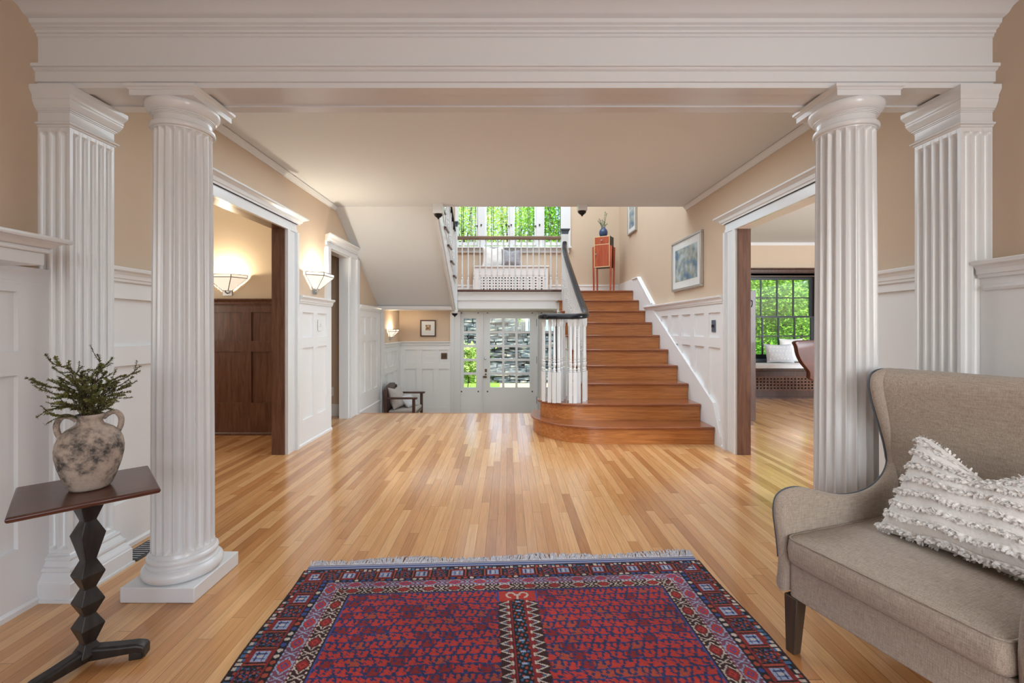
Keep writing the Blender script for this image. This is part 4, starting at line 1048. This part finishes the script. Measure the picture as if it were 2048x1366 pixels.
# vase on it
V0 = (-1.487, 1.603); vz = TZ+.0005
va = thing('vase', 'weathered two-handled clay vase standing on the small square table', 'vase', (V0[0], V0[1], vz))
prof = [(.060, 0), (.072, .002), (.080, .010), (.098, .045), (.113, .083), (.122, .118), (.1235, .142), (.119, .168), (.106, .192), (.086, .209), (.064, .220), (.050, .227), (.046, .236), (.047, .247), (.053, .256), (.052, .262), (.044, .262), (.038, .250), (.038, .20)]
prof = [(r*.765, z) for r, z in prof]
obj('body', MB().lathe(prof, (V0[0], V0[1], vz), 48), 'aged_terracotta', va, smooth=True)
hd = Vector((.72, .69, 0))
for s in (-1, 1):
    pts = [(.044, .243), (.062, .256), (.084, .262), (.100, .254), (.110, .236), (.109, .214), (.102, .196), (.092, .182)]
    obj('handle', MB().tube(smooth_path([(V0[0]+s*hd.x*r*.77, V0[1]+s*hd.y*r*.77, vz+z) for r, z in pts], 4), .0088, 10, up=(-hd.y, hd.x, 0)), 'aged_terracotta', va, smooth=True)
# greenery
sg = thing('greenery', 'bunch of thin dark green rosemary-like sprigs standing in the clay vase', 'plant', (V0[0], V0[1], vz+.20))
vr = Vector((.73, .68, 0)); vf = Vector((-.68, .73, 0))    # right and away as seen from the room
tips = [(-.115, .36), (-.10, .30), (.022, .345), (.062, .325), (.10, .285), (.150, .285), (.122, .255), (-.165, .27), (-.15, .275), (-.13, .225), (.095, .205), (-.06, .27), (-.03, .25), (.0, .26), (.03, .24), (.055, .25), (-.08, .22), (-.045, .21), (.07, .215), (.02, .20), (-.10, .19), (-.02, .30), (.045, .29), (-.065, .315), (.115, .235)]
for _ in range(22): tips.append((random.uniform(-.11, .10), random.uniform(.14, .28)))
rr = random.Random(4)
for tx, tz in tips:
    dep = rr.uniform(-.07, .07); b0 = Vector((V0[0], V0[1], vz+.22))+vr*rr.uniform(-.016, .016)+vf*rr.uniform(-.016, .016)
    tz2 = tz+.125; tip = Vector((V0[0], V0[1], vz))+vr*tx*.94+vf*dep+Vector((0, 0, tz2-.0))
    rise = tip.z-b0.z
    mid = b0.lerp(tip, .5)+Vector((0, 0, rise*.18)) - vr*tx*.18
    q1 = b0.lerp(tip, .72)+Vector((0, 0, rise*.14))+vr*rr.uniform(-.012, .012)+vf*rr.uniform(-.015, .015); pts = smooth_path([b0, mid, q1, tip+Vector((0, 0, rr.uniform(-.02, .012)))], 9)
    mb = MB().tube(pts, [.0015*(1-.6*i/len(pts)) for i in range(len(pts))], 5)
    lf = MB(); runs = [(pts, 5)]
    for _b in range(3):
        i0 = rr.randint(7, len(pts)-6); ax = (pts[i0+1]-pts[i0]).normalized()
        sd = (ax*.7+vr*rr.uniform(-.9, .9)+vf*rr.uniform(-.7, .7)+Vector((0, 0, rr.uniform(-.3, .3)))).normalized(); L = rr.uniform(.03, .06)
        br = smooth_path([pts[i0], pts[i0]+sd*L*.55, pts[i0]+sd*L+Vector((0, 0, rr.uniform(-.012, .012)))], 5); mb.tube(br, .0009, 4); runs.append((br, 2))
    for ps, st0 in runs:
        for i in range(st0, len(ps)):
            for rep in range(2 if len(ps) > 14 else 1):
                p = ps[i]+(ps[i]-ps[i-1])*rr.random()*.7; ax = (ps[i]-ps[i-1]).normalized()
                for kk in range(5):
                    dv = Vector((rr.gauss(0, 1), rr.gauss(0, 1), rr.gauss(0, .7))).normalized(); dv = (dv-ax*dv.dot(ax)*.6).normalized()
                    ln = rr.uniform(.004, .0085); sw = dv.cross(ax).normalized()*.0017
                    lf.add([tuple(p-sw), tuple(p+sw), tuple(p+dv*ln+sw*.5+ax*.002), tuple(p+dv*ln-sw*.5+ax*.002)], [(0, 1, 2, 3)])
    s_ = obj('sprig', mb, 'sprig_brown', sg, smooth=True); obj('needles', lf, 'sprig_green', s_, recalc=False)

# ---------------------------------------------------------------- wall lamps
def sconce(x, y, z, rz, label, w=.45, dd=.165, hh=.165, energy=9, col=(1, .84, .62)):
    s = thing('wall_sconce', label, 'wall lamp', (x, y, z), rz, 'mission style wall sconces')
    T = [(-w/2, -.012), (-w*.30, -dd), (w*.30, -dd), (w/2, -.012)]; Bt = [(-w*.11, -.012), (-w*.07, -dd*.30), (w*.07, -dd*.30), (w*.11, -.012)]
    z0, z1, z2 = 0, hh-.032, hh
    pA = [(a, b, z2) for a, b in T]; pB = [(a, b, z1) for a, b in T]; pC = [(a, b, z0) for a, b in Bt]
    mb = MB(); mb.add(pA+pB+pC, [(i, i+1, i+5, i+4) for i in range(3)]+[(i+4, i+5, i+9, i+8) for i in range(3)]+[(8, 9, 10, 11)])
    gl = obj('glass_shade', mb, 'lamp_glass', s, local=True, recalc=False, label='glowing frosted glass panels')
    so = gl.modifiers.new('thickness', 'SOLIDIFY'); so.thickness = .003
    mb = MB()
    for P_ in (pA, pB, pC): 
        for i in range(3): mb.tube([P_[i], P_[i+1]], .0045, 6)
    for i in range(4): mb.tube([pA[i], pB[i]], .0045, 6); mb.tube([pB[i], pC[i]], .0045, 6)
    for q in (.46, .54):
        mb.tube([Vector(pB[1]).lerp(Vector(pB[2]), q), Vector(pC[1]).lerp(Vector(pC[2]), q)], .0025, 5)
    obj('lead_frame', mb, 'bronze', s, local=True)
    obj('wall_plate', MB().box(-.05, .05, -.012, -.0005, -.055, hh-.05).tube([(0, -.01, -.03), (0, -.045, -.02), (0, -.05, .0)], .008, 8), 'steel', s, local=True)
    l = light('bulb', 'POINT', (0, -dd*.45, hh*.9), (0, 0, 0), energy, col, .03); l.parent = s
    return s
sconce(WL, 4.88, 1.617, PI/2, 'glass wall sconce on the white panelled wall between the two left doorways', energy=24, col=(1, .88, .7))
sconce((456-VX)*5.05/F, 5.05, 1.612, 0, 'glass wall sconce over the dark panelling, seen through the left doorway', w=.45, hh=.17, energy=22, col=(1, .82, .58))
sconce(WL, 8.05, 1.03, PI/2, 'small glass wall sconce beside the framed picture in the sunken entry', w=.34, dd=.13, hh=.135, energy=10, col=(1, .83, .6))

# ---------------------------------------------------------------- pictures
def picture(name, label, X, d, y0, y1, z0, z1, fw, mw, frame, img, side='walnut', dep=.038):
    p = thing(name, label, 'picture', (X, (y0+y1)/2, z0)); Xf = X+d*dep
    mb = MB()
    for a, b, c_, e in ((y0, y1, z0, z0+fw), (y0, y1, z1-fw, z1), (y0, y0+fw, z0+fw, z1-fw), (y1-fw, y1, z0+fw, z1-fw)): mb.box(X+d*.001, Xf, a, b, c_, e)
    obj('frame', mb, frame, p, bevel=.004)
    obj('mat_board', MB().box(X+d*.002, Xf-d*.012, y0+fw, y1-fw, z0+fw, z1-fw), 'mat_board', p)
    obj('print', MB().box(Xf-d*.012, Xf-d*.010, y0+fw+mw, y1-fw-mw, z0+fw+mw, z1-fw-mw), img, p)
    obj('glazing', MB().box(Xf-d*.007, Xf-d*.005, y0+fw, y1-fw, z0+fw, z1-fw), 'window_glass', p)
    return p
picture('framed_picture', 'blue toned print in a silver frame hanging over the stair dado', WR, -1, 4.97, 5.86, 1.66, 2.285, .028, .085, 'silver_frame', 'blue_print')
picture('framed_picture', 'framed print high on the right wall above the landing, cut off by the ceiling', WR, -1, 7.52, 8.02, 2.83, 3.6, .025, .07, 'silver_frame', 'blue_print')
def picture_x(label, x0, x1, z0, z1, Y, fw, mw):
    p = thing('framed_picture', label, 'picture', ((x0+x1)/2, Y, z0)); mb = MB()
    for a, b, c_, e in ((x0, x1, z0, z0+fw), (x0, x1, z1-fw, z1), (x0, x0+fw, z0+fw, z1-fw), (x1-fw, x1, z0+fw, z1-fw)): mb.box(a, b, Y-.03, Y-.001, c_, e)
    obj('frame', mb, 'walnut', p, bevel=.003)
    obj('mat_board', MB().box(x0+fw, x1-fw, Y-.018, Y-.002, z0+fw, z1-fw), 'mat_board', p)
    cx_, cz = (x0+x1)/2, (z0+z1)/2+.01
    obj('print', MB().box(cx_-.05, cx_+.05, Y-.020, Y-.018, cz-.05, cz+.055), 'sepia_print', p)
picture_x('small sepia picture in a dark frame with a wide white mat, above the entry dado', -1.687, -1.387, 1.025, 1.345, YB, .022, .08)

# ---------------------------------------------------------------- switches
def plate_y(X, d, y, z, w, h, m, label, name='light_switch', tog=1, cat='light switch'):
    p = thing(name, label, cat, (X, y, z-h/2)); obj('plate', MB().box(X, X+d*.006, y-w/2, y+w/2, z-h/2, z+h/2), m, p, bevel=.002)
    for k in range(tog):
        yy = y+(k-(tog-1)/2)*.03; obj('toggle', MB().box(X+d*.006, X+d*.016, yy-.006, yy+.006, z-.014, z+.014), 'dark_metal' if m != 'white_satin' else 'white_paint', p)
plate_y(WL+.016, 1, 4.985, 1.225, .085, .125, 'white_satin', 'white switch plate in the dado panel under the left sconce', tog=1)
plate_y(WR-.016, -1, 4.70, 1.215, .085, .125, 'steel_blue', 'metal two-toggle switch plate on the dado beside the right doorway', tog=2)
p = thing('light_switch', 'square bronze switch plate on the white dado of the sunken entry', 'light switch', (-1.228, YB-.016, .59))
obj('plate', MB().box(-1.286, -1.170, YB-.022, YB-.016, .59, .706), 'bronze', p, bevel=.002)
for dx in (-.025, .025): obj('toggle', MB().box(-1.228+dx-.008, -1.228+dx+.008, YB-.034, YB-.022, .63, .665), 'dark_metal', p)
p = thing('wall_outlet', 'white outlet low on the passage wall seen through the second doorway', 'outlet', (-2.40, 6.12, .27))
obj('plate', MB().box(-2.44, -2.365, 6.114, 6.12, .27, .39), 'white_satin', p, bevel=.002)
for dz in (.30, .345): obj('socket', MB().box(-2.42, -2.385, 6.112, 6.114, dz, dz+.02), 'cream_plaster', p)
fv = thing('floor_register', 'dark slotted metal floor register beside the left pilaster', 'floor vent', (-1.96, 2.42, 0))
obj('frame', MB().box(-2.02, -1.90, 2.31, 2.53, .0005, .005), 'dark_metal', fv, bevel=.001)
for k in range(9): obj('slat', MB().box(-2.005, -1.915, 2.326+k*.022, 2.334+k*.022, .005, .008), 'steel', fv)

# ---------------------------------------------------------------- on the landing
def lattice(mb, a0, a1, z0, z1, nx_, nz_, bar, Y, t, axis='x'):
    pa = (a1-a0)/nx_; pz_ = (z1-z0)/nz_
    for i in range(nx_+1): c_ = a0+pa*i; mb.box(c_-bar/2, c_+bar/2, Y, Y+t, z0-bar/2, z1+bar/2)
    for i in range(nz_+1): c_ = z0+pz_*i; mb.box(a0-bar/2, a1+bar/2, Y+.0005, Y+t-.0005, c_-bar/2, c_+bar/2)
rc = thing('radiator_cover', 'white radiator cover with rows of square holes, under the landing window', 'radiator cover', (.07, 8.5, ZL))
mb = MB().box(-.62, -.545, 8.42, 8.44, ZL, 2.33).box(.685, .76, 8.42, 8.44, ZL, 2.33).box(-.545, .685, 8.42, 8.44, 2.17, 2.33).box(-.545, .685, 8.42, 8.44, ZL, ZL+.06).box(-.62, -.60, 8.44, 8.68, ZL, 2.33).box(.74, .76, 8.44, 8.68, ZL, 2.33)
obj('cabinet', mb, 'white_satin', rc)
mb = MB(); lattice(mb, -.53, .67, ZL+.07, 2.155, 21, 5, .029, 8.422, .014); obj('grille', mb, 'white_satin', rc)
obj('shade_backing', MB().box(-.545, .685, 8.455, 8.46, ZL+.06, 2.17), 'dark_metal', rc)  # dark sheet standing in for the shade behind the holes
obj('top_board', MB().box(-.64, .78, 8.40, 8.69, 2.33, 2.355), 'white_satin', rc, bevel=.005)
pillow('cushion', 'plump white cushion on the radiator cover behind the landing balusters', ((-.27, 8.50, 2.357), (1, 0, .0), (.0, .22, 1)), .42, .40, .13, 'white_cotton', seed=3, dip=.03)
pillow('cushion', 'smaller grey cushion on the radiator cover beside the white one', ((.07, 8.44, 2.357), (1, 0, -.06), (-.03, .25, 1)), .36, .33, .12, 'grey_cotton', seed=4, dip=.03)
# little cabinet on tall legs
cb = thing('side_cabinet', 'small red wooden cabinet on tall slim legs in the corner of the landing', 'cabinet', (1.775, 8.28, ZL), math.radians(-30))
h0, h1 = .47, 1.032; bw, bd = .145, .12
obj('body', MB().box(-bw, bw, -bd+.004, bd, h0, h1), 'ebonised_wood', cb, local=True, label='black cabinet body')
mb = MB()
for a0, a1, c0, c1 in ((-bw, bw, h0, h0+.014), (-bw, bw, h1-.014, h1), (-bw, -bw+.012, h0+.014, h1-.014), (bw-.012, bw, h0+.014, h1-.014), (-bw+.012, bw-.012, h1-.155, h1-.143)): mb.box(a0, a1, -bd-.006, -bd+.004, c0, c1)
mat('maple', (.72,.50,.28), .4); obj('edge_banding', mb, 'maple', cb, local=True)
dr = obj('drawer', MB().box(-bw+.013, bw-.013, -bd-.004, -bd+.004, h1-.142, h1-.015), 'cherry', cb, local=True)
do = obj('door', MB().box(-bw+.013, bw-.013, -bd-.004, -bd+.004, h0+.015, h1-.156), 'cherry', cb, local=True)
for par, x, z in ((dr, 0, h1-.078), (do, -bw+.035, h0+.24)):
    k = MB().lathe([(0, 0), (.007, 0), (.006, .010), (.014, .016), (.012, .026), (0, .028)], (0, 0, 0), 12)
    obj('knob', MB().add([(a+x, -bd-.004-c_, b+z) for a, b, c_ in k.v], k.f), 'steel', par, local=True, smooth='auto')
for sx in (-1, 1):
    for y in (-bd-.002, bd-.045):
        x0 = sx*bw; mb = MB().prism([(x0+sx*.001, h1-.17), (x0+sx*.040, h1-.19), (x0+sx*.022, 0), (x0-sx*.004, 0), (x0+sx*.001, h0)], 'y', y, y+.022)
        obj('leg', mb, 'cherry', cb, local=True, bevel=.002)
bv = thing('small_vase', 'dark blue round vase standing on the small red cabinet', 'vase', (1.762, 8.27, ZL+h1))
obj('body', MB().lathe([(.038, 0), (.055, .01), (.074, .05), (.078, .09), (.068, .13), (.045, .155), (.034, .165), (.04, .178), (.034, .178), (.03, .15)], (1.762, 8.27, ZL+h1), 28), 'blue_glaze', bv, smooth=True)
fs = thing('fern_sprigs', 'green feathery sprigs in the dark blue vase on the landing cabinet', 'plant', (1.762, 8.27, ZL+h1+.15))
rr = random.Random(8)
for tx, tz in ((-.10, .12), (-.07, .17), (-.02, .14), (.04, .30), (.06, .26), (.03, .12), (-.05, .09), (.07, .08)):
    b0 = Vector((1.762, 8.27, ZL+h1+.12)); tip = b0+Vector((tx, rr.uniform(-.05, .03), tz+.05)); pts = smooth_path([b0, b0.lerp(tip, .5)+Vector((0, 0, .02)), tip], 8)
    mb = MB().tube(pts, .002, 5)
    for i in range(5, len(pts)):
        for k in range(5):
            dv = Vector((rr.gauss(0, 1), rr.gauss(0, .6), rr.gauss(.3, .7))).normalized()*rr.uniform(.02, .035); sw = Vector((.002, 0, .002))
            mb.add([tuple(pts[i]-sw), tuple(pts[i]+sw), tuple(pts[i]+dv)], [(0, 1, 2)])
    obj('sprig', mb, 'fern_green', fs, recalc=False)

# ---------------------------------------------------------------- entry armchair
ec = thing('wooden_armchair', 'dark wooden armchair with striped cushions in the sunken entry corner', 'armchair', (-1.74, 7.58, ZV))
y0, y1 = 7.24, 7.94; zz_ = ZV
obj('seat', MB().box(-1.97, -1.50, y0+.03, y1-.03, zz_+.36, zz_+.40), 'walnut', ec, bevel=.006)
obj('seat_pad', MB().box(-1.93, -1.50, y0+.05, y1-.05, zz_+.40, zz_+.455), 'seat_linen', ec, bevel=.02, segs=3)
for y in (y0, y1-.045):
    obj('leg', MB().box(-1.535, -1.49, y, y+.045, zz_, zz_+.645), 'walnut', ec, bevel=.004)
    obj('leg', MB().box(-1.99, -1.945, y, y+.045, zz_, zz_+.80), 'walnut', ec, bevel=.004)
    obj('armrest', MB().box(-1.96, -1.455, y-.015, y+.06, zz_+.645, zz_+.672), 'walnut', ec, bevel=.006)
    obj('rail', MB().box(-1.95, -1.53, y+.01, y+.035, zz_+.36, zz_+.42), 'walnut', ec, bevel=.003)
pts = []
crest = [(y0-.01, zz_+.70), (y0+.0, zz_+.79), (y0+.12, zz_+.845), (y0+.35, zz_+.87), (y1-.12, zz_+.845), (y1+.0, zz_+.79), (y1+.01, zz_+.70), (y1-.05, zz_+.69), (y0+.35, zz_+.73), (y0+.05, zz_+.69)]
obj('backrest', MB().prism(crest, 'x', -1.99, -1.96), 'walnut', ec, bevel=.005)
for k in range(6): y = y0+.10+k*.09; obj('spindle', MB().box(-1.98, -1.965, y, y+.04, zz_+.38, zz_+.72), 'walnut', ec)
pillow('cushion', 'grey striped cushion leaning on the wooden armchair in the entry', ((-1.80, 7.52, zz_+.455), (.25, 1, 0), (-.28, 0, 1)), .40, .38, .14, 'striped_cotton', seed=6, dip=.04)
pillow('cushion', 'pale cushion lying at the front of the wooden armchair in the entry', ((-1.60, 7.66, zz_+.46), (.35, 1, 0), (-.9, .1, 1)), .30, .24, .12, 'dotted_cotton', seed=7)

# ---------------------------------------------------------------- side room
ws = thing('window_seat', 'dark wooden window seat with a pierced front under the divided window', 'bench', (4.8, 7.8, 0))
mb = MB().box(3.5, 6.2, 7.62, 7.64, .0, .13).box(3.5, 6.2, 7.62, 7.64, .37, .47).box(3.5, 3.60, 7.62, 7.64, .13, .37).box(3.5, 6.2, 7.60, 7.62, 0, .03)
obj('cabinet', mb, 'walnut', ws)
mb = MB(); lattice(mb, 3.62, 6.18, .145, .355, 44, 4, .030, 7.622, .014); obj('grille', mb, 'dark_wood', ws)
obj('shade_backing', MB().box(3.6, 6.2, 7.66, 7.665, .13, .37), 'dark_metal', ws)  # dark sheet in place of the shade inside the pierced front
obj('seat_board', MB().box(3.5, 6.2, 7.57, RB-.02, .47, .50), 'walnut', ws, bevel=.006)
mb = MB(); mb.loft([rrect(3.95, 5.75, 7.59, 7.90, z, .05, i) for z, i in ((.501, .02), (.51, 0), (.56, 0), (.575, .012), (.582, .04), (.588, .1))])
obj('seat_cushion', mb, 'white_cotton', ws, smooth='auto', label='pale cotton seat cushion')
ptw = pillow('cushion', 'white dotted cushion on the window seat, nearest the door post', ((4.70, 7.74, .59), (1, .0, 0), (.0, .30, 1)), .48, .34, .14, 'dotted_cotton', seed=8, dip=.01)
c_ = MB()
for i in range(7):
    for j in range(4):
        p = ptw[1]((i+.5+.5*(j % 2))/7.8+.02, (j+.7)/4.6, -1); q = ptw[1]((i+.5+.5*(j % 2))/7.8+.02, (j+.7)/4.6, 1)
        for p_ in (p, q):
            s = 1 if p_ is q else -1
            c_.add([ptw[2](p_+Vector((math.cos(k*PI/3)*.017, s*.003, math.sin(k*PI/3)*.012))) for k in range(6)], [tuple(range(6))])
obj('dots', c_, 'white_cotton', ptw[0], recalc=False)
pillow('cushion', 'plain white cushion behind the dotted one on the window seat', ((4.98, 7.86, .59), (1, .1, 0), (.0, .12, 1)), .44, .42, .12, 'white_cotton', seed=9)
lc = thing('leather_chair', 'red brown curved back chair in the side room, half hidden by the right column', 'chair', (4.60, 6.75, 0))
bk = [(4.43, .98), (4.45, .92), (4.47, .80), (4.52, .68), (4.60, .56), (4.64, .44), (5.06, .44), (5.10, .56), (5.18, .68), (5.23, .80), (5.25, .92), (5.27, .98), (5.22, 1.01), (5.0, 1.02), (4.7, 1.02), (4.48, 1.01)]
mb = MB(); rings = []
o = closed_smooth(bk, 3)
for k, (yy, ii_) in enumerate(((6.42, .012), (6.425, .004), (6.44, 0), (6.48, 0), (6.495, .004), (6.50, .012))):
    rings.append([(x-.27, yy+.10*(abs(x-4.85)/.42)**2, z) for x, z in inset(o, ii_)])
mb.loft(rings); obj('backrest', mb, 'brown_leather', lc, smooth='auto')
mb = MB(); mb.loft([rrect(4.76, 5.12, 6.50, 7.02, z, .08, i) for z, i in ((.36, .01), (.38, 0), (.44, 0), (.46, .03))]); obj('seat', mb, 'brown_leather', lc, smooth='auto')
for x in (4.80, 5.05):
    for y in (6.53, 6.95): obj('leg', MB().box(x, x+.035, y, y+.035, 0, .365), 'walnut', lc, bevel=.003)
tc_ = thing('tall_cabinet', 'dark wood tall cabinet end standing just inside the right doorway', 'cabinet', (2.78, 5.75, 0))
obj('body', MB().box(2.45, 3.035, 5.50, 6.0, .06, 1.655), 'walnut', tc_, bevel=.004)
obj('plinth', MB().box(2.47, 3.02, 5.52, 5.99, 0, .06), 'dark_wood', tc_)
obj('hook', MB().tube([(2.975, 5.50, 1.53), (2.975, 5.475, 1.525), (2.975, 5.47, 1.50), (2.975, 5.475, 1.47), (2.975, 5.49, 1.45)], .006, 8, up=(1, 0, 0)), 'black_lacquer', tc_, smooth=True)
# ================================================================ outdoors
GZ = -.70
struct('ground', MB().box(-30, 40, YB+.14, 60, GZ-.2, GZ), 'lawn_green')
tagk = C.objects['ground']; tagk['label'] = 'mown green lawn outside the entry door'
pth = obj('garden_path', MB().box(-.25, 3.6, 9.2, 15.2, GZ, GZ+.02), 'flagstone'); pth['label'] = 'sandy stone path outside the entry door'; pth['category'] = 'path'
rr = random.Random(21)
mb = MB(); z = GZ
row = 0
while z < 1.75:
    hgt = rr.uniform(.07, .17); x = -4.5
    Y0 = 15.4+(row//4)*.22
    while x < 2.8:
        L = rr.uniform(.2, .75); j = lambda s: rr.uniform(-s, s); f = rr.uniform(-.12, .06)
        if z+hgt < 1.12 or x+L < .55:
            a = [(x+.012+j(.01), Y0+f+j(.03), z+.008+j(.015)), (x+L-.012, Y0+f+j(.03), z+.008+j(.015)), (x+L, Y0+.9, z), (x, Y0+.9, z)]
            b = [(x+.012+j(.01), Y0+f+.02+j(.03), z+hgt-.008+j(.02)), (x+L-.012, Y0+f+.02+j(.03), z+hgt-.008+j(.02)), (x+L, Y0+.9, z+hgt), (x, Y0+.9, z+hgt)]
            mb.add(a+b, [(0, 3, 2, 1), (4, 5, 6, 7), (0, 1, 5, 4), (1, 2, 6, 5), (2, 3, 7, 6), (3, 0, 4, 7)])
        x += L
    z += hgt; row += 1
o = obj('stone_wall', mb, 'fieldstone', cat='wall'); o['label'] = 'rough layered fieldstone garden wall seen through the entry door'

def foliage(cx, cy, cz, rx, ry, rz, n, size, seed, hollow=.35, clumps=26):
    r = random.Random(seed); mb = MB(); cl = []
    for _ in range(clumps):
        d = Vector((r.gauss(0, 1), r.gauss(0, 1), r.gauss(0, 1))).normalized()*r.uniform(hollow, 1)
        cl.append(Vector((cx+d.x*rx, cy+d.y*ry, cz+d.z*rz)))
    sg_ = (rx+ry+rz)/3*.20
    for i in range(n):
        c = r.choice(cl); p = c+Vector((r.gauss(0, 1), r.gauss(0, 1), r.gauss(0, .8)))*sg_
        a = Vector((r.gauss(0, 1), r.gauss(0, 1), r.gauss(0, .6))).normalized(); b = a.cross(Vector((r.gauss(0, 1), r.gauss(0, 1), 1))).normalized()
        s = size*r.uniform(.6, 1.3); nrm = a.cross(b)*s*.15
        mb.add([tuple(p), tuple(p+a*s*.5+b*s*.28+nrm), tuple(p+a*s), tuple(p+a*s*.5-b*s*.28+nrm)], [(0, 1, 2), (0, 2, 3)])
    return mb, cl
def tree(name, label, x, y, z0, cz, rx, ry, rz, n, size, seed, m='leaf_green', cat='tree', trunk=.12, group=None, hollow=.35, clumps=26):
    t = thing(name, label, cat, (x, y, z0), 0, group)
    mb, cl = foliage(x, y, cz, rx, ry, rz, n, size, seed, hollow, clumps)
    obj('foliage', mb, m, t, recalc=False)
    tb_ = MB().tube([(x, y, z0), (x+.05, y, (z0+cz)/2), (x, y, cz)], [trunk, trunk*.8, trunk*.5], 8)
    for c in cl[:14]:
        b = Vector((x, y, min(cz, z0+(cz-z0)*.7))); tb_.tube([b, b.lerp(c, .5)+Vector((0, 0, .1)), c], [trunk*.4, trunk*.25, trunk*.1], 5)
    obj('trunk', tb_, 'bark', t)
# beyond the side room window
tree('shade_tree', 'leafy bright green tree close outside the side room window', 5.8, 11.4, GZ, 2.0, 1.9, .9, 2.0, 30000, .085, 31, clumps=130, hollow=.1)
tree('shade_tree', 'second green tree filling the right of the side room window', 8.0, 12.2, GZ, 1.8, 2.0, 1.2, 2.0, 18000, .095, 32, clumps=50)
tree('hedge', 'green hedge under the tree outside the side room window', 7.0, 14.6, GZ, 1.5, 3.9, .8, 2.4, 16000, .12, 33, clumps=90, cat='hedge', trunk=.05)
# beyond the landing window
tree('garden_tree', 'yellow green tree at the left of the landing window', -1.7, 17.2, GZ, 5.0, 1.6, 1.1, 2.0, 11000, .10, 41, 'leaf_light', clumps=50)
tree('garden_tree', 'airy tree across the middle of the landing window with sky gaps', .1, 16.5, GZ, 4.9, 1.7, 1.2, 1.9, 8000, .10, 42, 'leaf_light', clumps=34)
tree('garden_tree', 'green tree at the right of the landing window', 1.9, 15.0, GZ, 4.7, 1.4, 1.2, 1.9, 10000, .10, 43, 'leaf_green', clumps=46)
# bushes by the stone wall
tree('leafy_bush', 'bright green bush in front of the stone wall, seen in the left sidelight', -1.15, 12.8, GZ, .25, .50, .42, .65, 4200, .10, 51, 'leaf_light', cat='bush', trunk=.03)
tree('leafy_bush', 'green bush above the stone wall, seen in the top panes of the door', .1, 18.4, GZ, 1.75, .36, .3, .50, 3000, .10, 52, 'leaf_light', cat='bush', trunk=.03)
hs = thing('garden_shed', 'pale blue sided outbuilding beyond the stone wall', 'shed', (3.5, 21, GZ))
mb = MB()
for i in range(16): mb.box(1.0, 8, 20.97-(.0), 21.0+.5, GZ+1.0+i*.16+.01, GZ+1.0+(i+1)*.16)
obj('siding', mb, 'siding', hs); obj('wall', MB().box(1.0, 8, 21.0, 25, GZ, GZ+3.6), 'siding', hs)
obj('roof', MB().prism([(20.6, GZ+3.55), (20.6, GZ+3.62), (23, GZ+4.9), (25.4, GZ+3.62), (25.4, GZ+3.55), (23, GZ+4.8)], 'x', .8, 8.2), 'roof_grey', hs)
